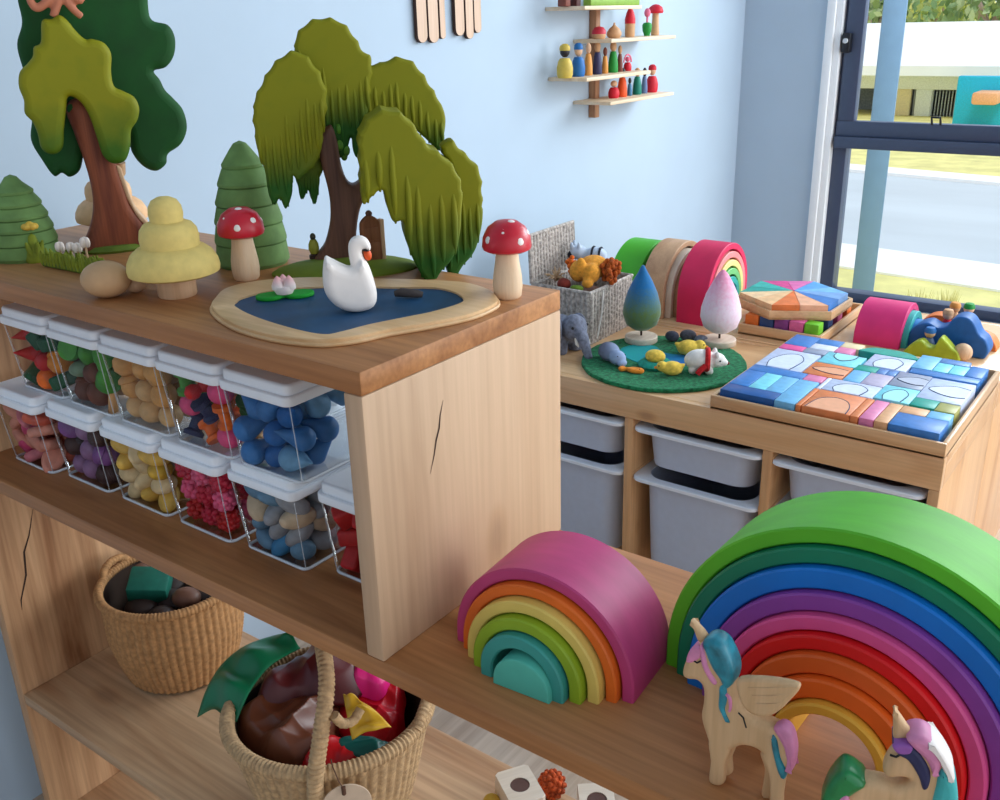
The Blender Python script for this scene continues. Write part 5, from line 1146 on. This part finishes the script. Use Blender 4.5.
blocks = [('mb',0,.10,.10,.33),('db',0,.27,0,.10),('cy',.10,.185,.10,.33),('lb',.185,.27,.10,.33),('lb',.27,.37,0,.33),('mb',0,.28,.33,.42),('pk',.28,.375,.33,.42),
 ('lv',0,.24,.42,.72,'half'),('op',.245,.44,.425,.615,'lens'),('cy',.25,.45,.62,.80,'bowl'),('mg',0,.13,.73,.81),('gy',.13,.25,.73,.81),('mb',0,.14,.81,1),('wt',.14,.27,.81,.90),('mb',.14,.27,.90,1),('pk',.27,.36,.81,.91),('cr',.27,.38,.91,1),
 ('tg',.39,.66,.90,1,'hump'),('lv',.46,.67,.69,.89,'half'),('tg',.44,.55,.60,.685),('sl',.55,.597,.60,.685),('sl',.597,.643,.60,.685),('lb',.445,.53,.425,.60),('lg',.53,.643,.425,.60),('wt',.378,.40,.25,.42),('lv',.40,.64,.255,.42,'half'),
 ('op',.40,.62,0,.25,'dome'),('op',.372,.398,0,.25),('pk',.66,.725,0,.25),('op',.62,.658,0,.25),('tn',.725,.785,0,.25),('mb',.785,1,0,.16),('tn',.785,.90,.16,.25),('lb',.90,1,.16,.25),
 ('cy',.64,.80,.27,.47,'half'),('tg',.80,.91,.27,.38),('og',.91,1,.26,.37),('lv',.80,1,.38,.68,'lens'),('gy',.645,.80,.475,.69,'lens'),('mb',.68,1,.70,.775),('lb',.67,.77,.78,1),('cy',.77,.845,.78,.92),('cy',.845,.92,.78,.92),('mb',.92,1,.78,.95),('sl',.77,.91,.925,1)]
names3 = {}
BH = .032
rowname = lambda v: 'front row' if v < .2 else ('second row' if v < .4 else ('middle row' if v < .62 else ('fourth row' if v < .78 else 'back row')))
colname = lambda u: 'left end' if u < .15 else ('left part' if u < .36 else ('middle' if u < .64 else ('right part' if u < .85 else 'right end')))
for b in blocks:
    c, u0, u1, v0, v1 = b[:5]; kind = b[5] if len(b) > 5 else ''
    x0 = BX0+(BX1-BX0)*u0+.0004; x1 = BX0+(BX1-BX0)*u1-.0004; y0 = BY0+(BY1-BY0)*v0+.0004; y1 = BY0+(BY1-BY0)*v1-.0004
    cx, cy = (x0+x1)/2, (y0+y1)/2; w, d = (x1-x0)/2, (y1-y0)/2; nm, col = bc_[c]
    m = paint('block_'+c, col, rough=.36, var=.10, scale=60, bump=.12); m2 = paint('block_inset_'+c, tuple(int(q*.72+250*.28) for q in col), rough=.5, var=.05, bump=.05); m3 = paint('groove_dark', (48,64,92), rough=.8, bump=0)
    mb = MB()
    if kind == 'hump': mb.slab(mm(spline([(-w,-d),(-w,-d*.1),(-w*.75,d*.75),(-w*.2,d),(w*.4,d*.9),(w*.8,d*.4),(w,-d*.2),(w,-d)], 4)), 0, BH, .0015)
    else: mb.box(-w, w, -d, d, 0, BH, .0016)
    if kind in ('half','lens','bowl','dome'):
        L_ = dict(lens=[(.96,.38),(.3,.5),(-.35,.3),(-.78,-.05),(-.3,-.35),(.35,-.5),(.96,-.42)], half=[(-.5,-.97),(-.66,-.3),(-.35,.42),(.2,.62),(.6,.15),(.58,-.5),(.5,-.97)],
            bowl=[(-.58,.97),(-.5,.25),(0,-.25),(.5,.25),(.58,.97)], dome=[(-.86,-.97),(-.66,0),(-.1,.38),(.45,.22),(.74,-.3),(.82,-.97)])[kind]
        P = spline([(x*w, y*d, BH) for x, y in L_], 5, False)
        Q = [(p.x, p.y) for p in P]; mb.slab(Q, BH-.003, BH+.0006, .0002, 1); mb.tube([(p.x, p.y, BH+.0002) for p in P], .0010, 6, 2)
    o = mb.build('building_block', [m, m2, m3], None, (cx, cy, ZT+.0072))
    base = '%s block%s in the %s of the wide tray, %s' % (nm, {'': '', 'half': ' with half-round inlay', 'lens': ' with pointed inlay', 'bowl': ' with bowl inlay', 'dome': ' with arch inlay', 'hump': ' with humped back'}[kind], rowname((v0+v1)/2), colname((u0+u1)/2))
    names3.setdefault(base, []).append(o); tag(o, base, 'wooden block', 'building blocks in the wide tray')
for base, L in names3.items():
    if len(L) > 1:
        for o, wd_ in zip(sorted(L, key=lambda q: (q.location.x, q.location.y)), ('first', 'second', 'third', 'fourth')): o['label'] = base+', '+wd_

# ---------------- felt mat and what lies on it
m_fgreen = felt('green_felt', (36,118,76), .4); m_fdark = felt('dark_green_felt', (26,92,60))
mc = Vector((-.364, 1.262, ZT)); MR = .176
t = thing('felt_mat', 'round green felt mat with blue pond on the pine unit', 'play mat', mc)
mb = MB(); rr = random.Random(8)
P = [((MR+rr.uniform(-.0015,.0015))*cos(2*pi*i/72), (MR+rr.uniform(-.0015,.0015))*sin(2*pi*i/72)) for i in range(72)]; mb.slab(P, 0, .009, .003); mb.build('mat_base', m_fgreen, t)
mb = MB(); P = mm(spline([(-.10,-.01),(-.06,-.035),(-.01,-.045),(.045,-.02),(.06,.02),(.03,.05),(-.02,.045),(-.06,.075),(-.10,.06),(-.115,.025)], 5)); mb.slab(P, .008, .0102, .0008); mb.build('pond_patch', two_tone('pond_felt', (30,150,150), (28,96,168), -.06, .05, rough=.95, axis='X', scale=60, noise=.3), t)
MZ = ZT+.0092
def felt_tree(label, px, py, m, h, r, sc_=1.0):
    p = on(px, py, MZ); t = thing('felt_tree', label, 'felt tree', p, 0, 'felt trees on the green mat')
    mb = MB(); mb.lathe([(0,0),(.036,0),(.0375,.002),(.037,.0125),(.0355,.014),(0,.014)], 36); mb.build('wooden_disc', [wood('disc_birch', (226,208,190), (204,180,158), 'y', 2, .6, fine=.08)], t)
    mb = MB(); mb.tube([(0,0,.013),(0,0,.034)], .0025, 10); mb.build('stem', m_dark, t)
    mb = MB(); mb.lathe([(0,.028),(r*.45,.030),(r*.82,.042),(r,.065),(r*.97,.085),(r*.78,.115),(r*.5,.142),(r*.24,.162),(r*.09,h-.003),(0,h)], 36); mb.build('felt_crown', m, t); return t
felt_tree('teardrop felt tree fading from green to blue on the mat', 641, 341, two_tone('green_blue_felt', (88,112,62), (20,100,156), .07, .135, rough=.95, scale=140, bump=.6, sheen=.3, noise=.3), .178, .043)
felt_tree('teardrop felt tree fading from white to pink on the mat', 719, 344, two_tone('white_pink_felt', (236,212,224), (226,96,150), .085, .20, rough=.95, scale=140, bump=.6, sheen=.3, noise=.3), .172, .045)
m_fy = felt('yellow_felt', (232,196,84)); m_fo = felt('orange_felt', (232,140,50)); m_fg = felt('grey_felt', (118,120,134), .3); m_fw = felt('white_felt', (234,228,222), .06); m_fteal = felt('teal_felt', (40,150,130)); m_fdk = felt('dark_grey_felt', (72,74,88)); m_fblu = felt('blue_grey_felt', (120,136,168))
eye = paint('black_bead', (16,16,20), rough=.2, bump=0)
def face(mb_, pts, r=.0022): 
    for p in pts: mb_.ell(p, r, 10, 8)
    return mb_
p = on(655,366,MZ); t = thing('felt_lily', 'yellow felt flower on teal felt ring in the middle of the mat', 'felt flower', p)
mb = MB(); mb.lathe([(0,0),(.034,0),(.037,.006),(.031,.012),(.022,.014),(0,.012)], 28); mb.build('leaf_ring', m_fteal, t)
mb = MB(); mb.ell((0,0,.022), (.022,.019,.014), 22, 14); mb.build('flower', m_fy, t)
def chick(label, px, py, rz, s=1.0):
    p = on(px, py, MZ); t = thing('felt_duckling', label, 'felt duckling', p, rz, 'felt ducklings on the mat'); t.scale = (s,)*3
    mb = MB(); mb.ell((0,0,.015), (.022,.0165,.015), 20, 12); mb.ell((-.021,0,.019), (.0115,.011,.011), 16, 10); mb.tube([(.015,0,.018),(.026,0,.024)], [.008,.002], 10)
    mb.ell((-.010,0,.014), (.014,.013,.011), 14, 10)
    zz = min(v[2] for v in mb.v); mb.v = [(x,y,z-zz) for x,y,z in mb.v]
    melt(mb, .0018, 3, 'body', m_fy, t)
    mb = MB(); mb.ell((-.0325,0,.0165), (.005,.0042,.0028), 12, 8); mb.build('beak', m_fo, t)
    mb = MB(); face(mb, [(-.028,.0075,.0225)], .0015); mb.build('eye', eye, t); mb = MB(); face(mb, [(-.028,-.0075,.0225)], .0015); mb.build('eye', eye, t)
    return t
chick('yellow felt duckling in front of the white felt sheep', 672, 375, .55, 1.0)
chick('yellow felt duckling behind the white felt sheep', 688, 355, -2.6, 1.15)
p = on(632,372,MZ); t = thing('felt_fish', 'small orange felt fish at the front of the mat', 'felt fish', p, .2)
mb = MB(); mb.slab(mm(spline([(-.030,0),(-.022,.010),(-.012,.004),(0,.011),(.018,.010),(.026,0),(.018,-.009),(0,-.010),(-.012,-.003),(-.022,-.009)], 4)), 0, .009, .004); mb.build('body', m_fo, t)
mb = MB(); face(mb, [(.017,-.003,.009)], .0015); mb.build('eye', eye, t)
# sheep with a red scarf
p = on(703,372,MZ); t = thing('felt_sheep', 'white felt sheep with red scarf at the right of the mat', 'felt animal', p, .45)
mb = MB(); rr = random.Random(6)
mb.ell((-.006,0,.024), (.034,.024,.023), 24, 16); mb.ell((.026,-.003,.026), (.019,.016,.016), 18, 12); mb.ell((.040,-.004,.022), (.010,.009,.008), 14, 10); mb.ell((.022,.012,.040), (.006,.005,.009), 10, 8); mb.ell((.026,-.014,.040), (.006,.005,.009), 10, 8)
for x, y in ((-.022,-.015),(-.022,.015),(.012,-.016),(.012,.016)): mb.ell((x,y,.006), (.009,.008,.008), 12, 8)
zz = min(v[2] for v in mb.v); mb.v = [(x,y,z-zz) for x,y,z in mb.v]; melt(mb, .0022, 3, 'body', m_fw, t)
mb = MB(); mb.tube([(.008+.0*cos(a),.0235*cos(a),.026+.0225*sin(a)) for a in [2*pi*i/28 for i in range(28)]], .0055, 8, closed=True); mb.tube([(.004,-.024,.022),(-.006,-.029,.014),(-.012,-.030,.006)], .006, 8); mb.build('scarf', felt('red_felt', (196,40,44)), t)
mb = MB(); face(mb, [(.0495,-.0045,.0225)], .0032); mb.build('nose', felt('maroon_felt', (120,40,50)), t)
for y in (-.0175,.0115): mb = MB(); face(mb, [(.033,y,.031)], .002); mb.build('eye', eye, t)
# stones and a sleeping grey animal
for px, py, s, lab, m in ((672,341,.0145,'round dark grey felt stone on the mat between the two trees',m_fdk),(688,341,.0165,'bigger grey-brown felt stone left of the pink tree',felt('brown_grey_felt',(96,92,100),.3)),(701,344,.013,'low grey felt stone against the disc of the pink tree',m_fg)):
    p = on(px,py,MZ); tag(MB().ell((0,0,s*.8), (s*1.2,s,s*.82), 20, 12).build('felt_stone', m, None, p, px), lab, 'felt stone', 'felt stones on the mat')
p = on(612,362,MZ); t = thing('felt_seal', 'grey felt seal lying at the left edge of the mat', 'felt animal', p, -.35)
mb = MB(); mb.ell((-.010,0,.021), (.027,.021,.021), 20, 14); mb.ell((.022,-.004,.017), (.021,.017,.016), 18, 12); mb.ell((.040,-.006,.010), (.010,.012,.008), 12, 8); mb.ell((-.036,.004,.010), (.013,.010,.008), 12, 8)
zz = min(v[2] for v in mb.v); mb.v = [(x,y,z-zz) for x,y,z in mb.v]; melt(mb, .0022, 3, 'body', two_tone('seal_felt', (92,92,108), (146,164,196), -.02, .03, rough=.95, axis='X', scale=90, noise=.2), t)
for y in (-.013,.006): mb = MB(); face(mb, [(.034,y,.024)], .002); mb.build('eye', eye, t)
# plush elephant
p = on(573,354,ZT); t = thing('plush_elephant', 'grey plush elephant with white tusks at the corner of the shelf box', 'plush toy', p, -.25)
mb = MB(); mb.ell((-.050,.01,.045), (.050,.034,.034), 24, 16); mb.ell((.004,0,.062), (.031,.028,.031), 24, 16)
q = spline([(.022,-.004,.062),(.038,-.008,.050),(.050,-.010,.032),(.060,-.011,.014),(.069,-.012,.008)], 5, False); mb.tube(q, [.0165-.0105*i/len(q) for i in range(len(q))], 14)
for x, y in ((-.085,-.012),(-.085,.03),(-.022,-.018),(-.022,.028)): mb.tube([(x,y,.045),(x,y,.006),(x,y,.0)], [.017,.0165,.015], 14)
mb.ell((-.100,.01,.05), (.006,.004,.02), 10, 8)
zz = min(v[2] for v in mb.v); mb.v = [(x,y,z-zz) for x,y,z in mb.v]; m_el = felt('elephant_plush', (120,124,140), .25)
melt(mb, .0026, 4, 'body', m_el, t)
for s in (-1,1):
    mb = MB(); mb.ell((-.014,s*.030,.060), (.019,.006,.027), 18, 12, 0, Rz(s*.5)); mb.build('ear', m_el, t)
    mb = MB(); mb.tube([(.027,s*.013-.002,.046),(.034,s*.017-.003,.036),(.040,s*.017-.003,.030)], [.0048,.004,.001], 10); mb.build('tusk', m_fw, t)
    mb = MB(); face(mb, [(.023,s*.0215-.001,.070)], .0034); mb.build('eye', eye, t)

# ---------------- rectangular wicker basket with open lid
m_gw = paint('grey_wicker', (184,174,166), rough=.8, var=.35, scale=120, bump=.5, dist=.002)
X0, X1, Y0, Y1, HB2 = -.724, -.5665, 1.292, 1.482, .122
t = thing('wicker_hamper', 'small grey wicker hamper with raised lid full of plush toys', 'basket', ((X0+X1)/2, (Y0+Y1)/2, ZT)); cx_, cy_ = (X0+X1)/2, (Y0+Y1)/2
def weave_panel(w, h, th, pitch=.0125):
    """flat wicker panel in x, z (0..w, 0..h): upright stakes with horizontal strands going over and under"""
    mb = MB(); n = max(3, int(w/pitch)); k = int(h/.0052)
    for j in range(k):
        z = (j+.5)*h/k; q = [((i+.5)*w/n, (.0024 if (i+j) % 2 else -.0024), z) for i in range(n)]; q = [(0,0,z)]+q+[(w,0,z)]; mb.tube(q, .0022, 6)
    for i in range(n): mb.tube([((i+.5)*w/n,0,0),((i+.5)*w/n,0,h)], .0046, 8)
    mb.box(0, w, -th/2, th/2, 0, h, 0); return mb
def place(mb, name, M, m=m_gw): mb.v = [tuple(M @ Vector(v)) for v in mb.v]; return mb.build(name, m, t)
w, d = X1-X0, Y1-Y0
place(weave_panel(w, HB2, .003), 'front_wall', T(-w/2,-d/2,0)); place(weave_panel(w, HB2, .003), 'back_wall', T(-w/2,d/2,0))
place(weave_panel(d, HB2, .003), 'side_wall', T(w/2,-d/2,0) @ Rz(pi/2)); place(weave_panel(d, HB2, .003), 'side_wall', T(-w/2,-d/2,0) @ Rz(pi/2))
mb = MB(); mb.tube([(-w/2,-d/2,HB2),(w/2,-d/2,HB2),(w/2,d/2,HB2),(-w/2,d/2,HB2)], .0045, 8, closed=True); mb.build('rim', m_gw, t)
mb = MB(); mb.box(-w/2,w/2,-d/2,d/2,0,.006,.001); mb.build('floor_panel', m_gw, t)
lid = place(weave_panel(d, .112, .003), 'lid', T(-w/2-.004,-d/2,HB2+.002) @ Rz(pi/2) @ Rx(-.05))
mb = MB(); M = T(-w/2-.004,-d/2,HB2+.002) @ Rz(pi/2) @ Rx(-.05); mb.tube([M @ Vector(v) for v in ((0,0,0),(0,0,.112),(d,0,.112),(d,0,0))], .0042, 8); mb.build('lid_rim', m_gw, t)
mb = MB(); mb.tube([(w/2+.004,-d/2+.05,HB2-.003),(w/2+.010,-d/2+.035,HB2-.05),(w/2+.008,-d/2+.018,.012)], .0022, 8); mb.build('cord', m_fw, t)
# toys in the hamper (resting on a heap inside)
zr = ZT+HB2
tag(MB().ell((0,0,0), (.062,.078,.042), 24, 14).build('plush_cushion', felt('brown_plush', (92,60,48)), None, (cx_,cy_,zr-.058)), 'dark brown plush under the other toys in the hamper', 'plush toy')
p = at(592, 270, 'y', 1.375); t = thing('plush_lion', 'orange plush lion lying on top of the hamper, rump to the front', 'plush toy', p+Vector((0,0,-.022)), 0)
m_lion = felt('lion_plush', (222,150,56), .2); m_mane = felt('mane_plush', (176,84,34), .35)
mb = MB(); mb.ell((-.018,-.028,.024), (.021,.026,.026), 20, 14); mb.ell((.014,-.026,.022), (.021,.026,.024), 20, 14); mb.ell((0,.005,.028), (.036,.04,.028), 22, 14); mb.ell((-.004,-.042,.036), (.013,.012,.024), 16, 12); mb.ell((-.034,-.01,.014), (.018,.022,.018), 16, 10); mb.ell((.018,-.048,.004), (.014,.014,.012), 14, 10)
melt(mb, .0026, 3, 'body', m_lion, t)
mb = MB(); rr = random.Random(12)
for i in range(70):
    a = rr.uniform(0, 2*pi); r_ = rr.uniform(.010,.027); mb.ell((.044+rr.uniform(-.010,.014), .006+r_*cos(a)*.9, .024+r_*sin(a)), (.0068,.0068,.0068), 8, 6)
mb.build('mane', m_mane, t)
mb = MB()
for i in range(34):
    a = rr.uniform(0, 2*pi); r_ = rr.uniform(.0,.020); mb.ell((-.040+rr.uniform(-.008,.008), -.022+r_*cos(a), .034+r_*sin(a)*1.0), (.006,.006,.006), 8, 6)
mb.build('tail_tuft', felt('tuft_plush', (216,104,40), .3), t)
p = at(588, 252, 'y', 1.44); t = thing('plush_zebra', 'black and white plush zebra peeping over the lion in the hamper', 'plush toy', p+Vector((-.004,0,-.038)), .3)
m_zb = paint('zebra_stripes', (186,200,218), rough=.95, bump=.2); 
mb = MB(); mb.ell((-.02,0,.036), (.022,.02,.018), 18, 12); mb.ell((.022,.004,.03), (.028,.022,.020), 18, 12); mb.tube([(-.012,0,.036),(.008,.002,.016)], [.014,.018], 12); mb.ell((-.034,.012,.054), (.005,.005,.010), 10, 8); mb.ell((-.034,-.012,.054), (.005,.005,.010), 10, 8); mb.ell((-.016,-.012,.054), (.005,.005,.010), 10, 8)
melt(mb, .0026, 3, 'body', m_zb, t)
mb = MB()
for x in (.016, .034):
    mb.tube([(x,.004+.0225*sqrt(max(.05,1-((x-.022)/.029)**2))*cos(a),.030+.0205*sqrt(max(.05,1-((x-.022)/.029)**2))*sin(a)) for a in [2*pi*i/18 for i in range(18)]], .0028, 6, closed=True)
mb.ell((-.036,-.004,.030), (.010,.013,.011), 12, 8); mb.build('stripes', felt('black_felt', (34,36,46)), t)
p = at(556, 274, 'y', 1.33); t = thing('raffia_tassel', 'bundle of pale spiky raffia at the left of the hamper', 'raffia', p+Vector((0,0,-.015)), 0)
mb = MB(); rr = random.Random(15)
for i in range(26):
    a = rr.uniform(0, 2*pi); e = rr.uniform(.2,1.3); L_ = rr.uniform(.022,.038); d_ = Vector((cos(a)*cos(e), sin(a)*cos(e), sin(e))); mb.tube([(0,0,0), d_*L_*.6+Vector((0,0,.003)), d_*L_+Vector((0,0,-.004))], [.0024,.002,.0008], 6)
mb.build('strands', paint('raffia', (196,164,130), rough=.9, var=.2), t)
p = at(564, 284, 'y', 1.315); tag(MB().ell((0,0,0), (.017,.015,.014), 18, 12).build('plush_apple', felt('dark_red_plush', (128,54,44)), None, p), 'dark red plush apple at the front of the hamper', 'plush toy')
p = at(577, 288, 'y', 1.31); tag(MB().ell((0,0,0), (.017,.010,.007), 18, 10).build('plush_leaf', felt('green_plush', (112,140,52)), None, p), 'green plush leaf on the front rim of the hamper', 'plush toy')

# ---------------- three rainbows standing behind the mat
def cross_arc(label, group, x0, x1, cy, ro, ri, lift, col, name='rainbow_arch', wood_=False):
    mb = MB(); n = 36; sec = [(ri,0),(ri,1),(ro,1),(ro,0)]; b_ = .0014
    sec = [(ri, x0+b_), (ri, x1-b_), (ri+b_, x1), (ro-b_, x1), (ro, x1-b_), (ro, x0+b_), (ro-b_, x0), (ri+b_, x0)]
    def ring(r): return [(r,0)]+[(r*cos(pi*i/n), lift+r*sin(pi*i/n)) for i in range(n+1)]+[(-r,0)]
    rows = [ring(r) for r, x in sec]; K = len(rows[0]); vs = []; fs = []
    xm = (x0+x1)/2
    for i in range(K):
        for (r, x), R_ in zip(sec, rows): vs.append((x-xm, R_[i][0], R_[i][1]))
    for i in range(K-1):
        for j in range(8): fs.append((i*8+j, i*8+(j+1) % 8, (i+1)*8+(j+1) % 8, (i+1)*8+j))
    fs += [tuple(range(8)), tuple(range((K-1)*8, K*8))]; mb.add(vs, fs)
    m = col if wood_ else paint('stain_'+col[0], col[1], rough=.5, var=.09, scale=14, bump=.12)
    return tag(mb.build(name, m, None, (xm, cy, ZT), 0, 35), label, 'rainbow arch', group)
pr_ = [('outermost pink-red arch of the back rainbow beside the hexagon tray',('cerise',(214,28,84))),('salmon arch inside the pink-red back rainbow',('pastel_salmon',(236,140,140))),('pastel yellow arch inside the pink-red back rainbow',('pastel_yellow',(240,220,140))),('pastel green arch inside the pink-red back rainbow',('pastel_green',(120,196,120))),('teal arch inside the pink-red back rainbow',('pastel_teal',(40,170,160))),('innermost blue-green arch of the pink-red back rainbow',('pastel_aqua',(60,150,180)))]
r = .118
for i, (lab, col) in enumerate(pr_): cross_arc(lab, 'arches of the pink-red back rainbow', -.482+.004*i, -.402+.002*i, 1.675, r-.0165*i, r-.0165*(i+1)+.0012, .062-.004*i, col)
m_rw = wood('arch_beech', (206,164,128), (176,132,98), 'y', 2, .5, fine=.1); m_rw2 = wood('arch_maple', (236,222,204), (220,202,180), 'y', 2, .5, fine=.06)
for i in range(4): cross_arc(('outermost tan wooden arch between the green and the pink-red rainbow','pale wooden arch just inside the tan arch','tan wooden arch inside the pale one','innermost pale wooden arch of the natural rainbow')[i], 'arches of the natural wood rainbow', -.584+.003*i, -.520+.014*i, 1.68, .122-.0165*i, .122-.0165*(i+1)+.0025, .050-.003*i, (m_rw, m_rw2)[i % 2], wood_=True)
for i in range(4): cross_arc(('outermost vivid green arch at the wall end of the pine unit','dark green arch inside the vivid green one','blue arch inside the green rainbow at the wall end','purple innermost arch of the green rainbow at the wall end')[i], 'arches of the green back rainbow', -.690, -.606+.002*i, 1.70, .123-.017*i, .123-.017*(i+1)+.001, .036-.003*i, (('grass_green',(70,176,34)),('emerald',(14,112,82)),('royal_blue',(22,100,178)),('violet',(126,58,142)))[i])

# ---------------- hexagon tray on the cube tray
t = thing('cube_tray', 'low wooden tray of coloured cubes under the hexagon tray', 'tray', (-.218,1.70,ZT))
mb = MB(); mb.box(-.098,.098,-.155,.155,0,.006,.001); mb.build('tray_base', m_pn, t)
for x0, x1, y0, y1 in ((-.098,.098,-.155,-.147),(-.098,.098,.147,.155)): mb = MB(); mb.box(x0,x1,y0,y1,0,.026,.002); mb.build('tray_rim', m_pn, t)
for x0, x1 in ((-.098,-.090),(.090,.098)): mb = MB(); mb.box(x0,x1,-.1468,.1468,0,.026,.002); mb.build('tray_rim', m_pny, t)
cubc = [('orange',(222,110,40)),('navy blue',(40,70,120)),('purple',(130,60,130)),('pink',(220,100,150)),('lime green',(110,190,40))]
for j in range(4):
    for i in range(5):
        nm, col = cubc[(i+j*2) % 5]; mb = MB(); mb.box(-.0165,.0165,-.0165,.0165,0,.041,.002)
        o = mb.build('wooden_cube', paint('cube_'+nm, col, rough=.5, var=.1, bump=.1), None, (-.218+(i-2)*.0352, 1.573+j*.066, ZT+.0062))
        tag(o, ('%s cube in the front row of the cube tray' % nm) if j == 0 else 'cube in the rear rows of the cube tray, under the hexagon tray', 'wooden cube', 'cubes in the cube tray')
hc = Vector((-.238,1.678,ZT+.0475)); hr = -.03
t = thing('hexagon_tray', 'hexagonal wooden tray of painted triangles on the pine unit', 'tray', hc, hr)
hexp = lambda R: [(R*cos(pi/6+pi/3*i), R*sin(pi/6+pi/3*i)) for i in range(6)]
mb = MB(); mb.slab(hexp(.137), 0, .006, .0015); mb.build('tray_base', m_pn, t)
for i in range(6):
    a, b = Vector(hexp(.137)[i]), Vector(hexp(.137)[(i+1) % 6]); c, d_ = Vector(hexp(.129)[i]), Vector(hexp(.129)[(i+1) % 6]); mb = MB()
    mb.slab([a, b, d_, c], 0, .020, .001); mb.build('tray_rim', m_pn, t)
tc_ = [[('light blue',(120,180,230)),('sky blue',(90,160,220))],[('pink',(220,110,170)),('magenta',(214,70,140))],[('teal',(60,180,170)),('turquoise',(40,160,150))],[('cream peach',(240,206,160)),('pale apricot',(236,190,140))],[('orange',(226,120,60)),('peach',(236,176,140))],[('mid-blue',(60,120,190)),('grey-blue',(120,160,210))]]
pos6 = ['at the right back of','at the back of','at the left back of','at the left front of','at the front of','at the right front of']
for i in range(6):
    a, b = Vector(hexp(.126)[i]), Vector(hexp(.126)[(i+1) % 6]); mid = (a+b)/2; o_ = Vector((0,0))
    for k, tri in enumerate(((o_, a, mid), (o_, mid, b))):
        c = (tri[0]+tri[1]+tri[2])/3; P = [(c+(q-c)*.975)-c for q in tri]; nm, col = tc_[i][k]
        mb = MB(); zq = .040+.0*k
        n_ = 3; vs = [(p.x,p.y,0) for p in P]+[(p.x,p.y,.026) for p in P]; vs[3] = (P[0].x,P[0].y,.031)
        mb.add(vs, [(0,1,2),(3,4,5),(0,1,4,3),(1,2,5,4),(2,0,3,5)])
        w_ = Rz(hr) @ Vector((c.x,c.y,0)); tag(mb.build('triangle_block', paint('tri_'+nm, col, rough=.5, var=.12, scale=40, bump=.1), None, hc+w_+Vector((0,0,.0062)), hr, 20), '%s triangular block %s the hexagon tray' % (nm, pos6[i]), 'wooden block', 'triangles on the hexagon tray')

# ---------------- small pink arch, cloud, hill and peg people at the window end
for i, (lab, col) in enumerate((('pink outer arch of the small rainbow near the window', ('deep_pink',(220,44,116))), ('teal arch inside the pink one near the window', ('sea_teal',(60,180,176))), ('blue arch inside the teal one near the window', ('mid_blue_arch',(60,130,200))), ('dark blue innermost arch near the window', ('deep_blue_arch',(30,80,150))))):
    cross_arc(lab, 'arches of the small pink rainbow', -.072+.002*i, .028+.012*i, 1.700, .080-.017*i, .080-.017*(i+1)+.001, .006, col)
def plane_pts(L, Y): return [(at(x, y, 'y', Y).x, at(x, y, 'y', Y).z) for x, y in L]
def standing(name, label, cat, L, Y, th, m, r=.004, n=5):
    P = mm(spline(plane_pts(L, Y), n)); cx = sum(p[0] for p in P)/len(P); P = [(x-cx, max(z-ZT, 0)) for x, z in P]
    mb = MB(); mb.prism(P, 0, th, r); return tag(mb.build(name, m, None, (cx, Y, ZT)), label, cat)
standing('toy_cloud', 'deep blue cloud-shaped wooden block behind the green hill', 'toy cloud', [(906,348),(908,335),(916,326),(928,323),(938,328),(947,326),(952,320),(960,317),(969,319),(975,326),(979,335),(986,342),(988,353),(978,362),(950,362),(920,357)], 1.648, .052, paint('cloud_blue', (26,92,160), rough=.5, var=.1, bump=.1))
standing('toy_hill', 'lime green wooden hill in front of the blue cloud', 'toy hill', [(902,353),(912,344),(921,341),(928,347),(934,347),(940,338),(946,342),(952,349),(958,354),(957,364),(930,362),(906,358)], 1.592, .030, paint('hill_lime', (164,180,40), rough=.5, var=.1, bump=.1))
p = at(963, 351, 'y', 1.615); tag(MB().ell((0,0,.0195), .0195, 22, 14).build('wooden_ball', m_pale, None, (p.x,1.615,ZT)), 'plain wooden ball at the right end of the green hill', 'wooden ball')
def pegp(px, top, Y, body, head, hat, label, r=.013):
    a = at(px, top, 'y', Y); h = a.z-ZT; t = thing('peg_person', label, 'peg doll', (a.x, Y, ZT), 0, 'peg people by the blue cloud')
    mb = MB(); mb.lathe([(0,0),(r*.95,0),(r,.004),(r*.9,h-.034),(r*.55,h-.024),(0,h-.023)], 20); mb.build('body', body, t)
    mb = MB(); mb.ell((0,0,h-.0125), (.0115,.0115,.012), 16, 10); mb.build('head', head, t)
    mb = MB(); mb.lathe([(.0118,h-.012),(.0122,h-.008),(.009,h-.001),(0,h+.001)], 16); mb.build('cap', hat, t)
pegp(931, 327, 1.634, gb_, skin, bl, 'peg person with blue cap behind the green hill')
pegp(949, 309, 1.722, rd, skin, wd, 'peg person with plain wooden cap in red behind the blue cloud')
pegp(956, 302, 1.775, wd, wd, amb, 'plain amber-capped peg person farthest behind the blue cloud')
pegp(970, 303, 1.745, brn, skin, gr, 'peg person with green cap at the right behind the blue cloud')
def side_arc(label, px, py, ro, ri, Y, m, lift=0):
    p = at(px, py, 'y', Y); mb = MB(); mb.arch(ro, ri, -.02, .02, .0015, 0, None, 28); mb.v = [(x,y,z) for x,y,z in mb.v]
    return tag(mb.build('wooden_arch', m, None, (p.x, Y, ZT), 0, 35), label, 'wooden arch', 'orange arches by the blue cloud')
m_oa = paint('orange_arch_stain', (226,120,50), rough=.5, var=.1, bump=.1); m_oa2 = paint('light_orange_stain', (236,168,104), rough=.5, var=.1, bump=.1)
side_arc('orange wooden arch left behind the blue cloud', 938, 340, .045, .031, 1.80, m_oa, .0); side_arc('light orange core arch left behind the blue cloud', 938, 340, .030, .014, 1.80, m_oa2)
side_arc('orange wooden arch at the right end of the blue cloud', 981, 348, .034, .022, 1.735, m_oa); side_arc('light orange core arch at the right end of the blue cloud', 981, 348, .0212, .008, 1.735, m_oa2)
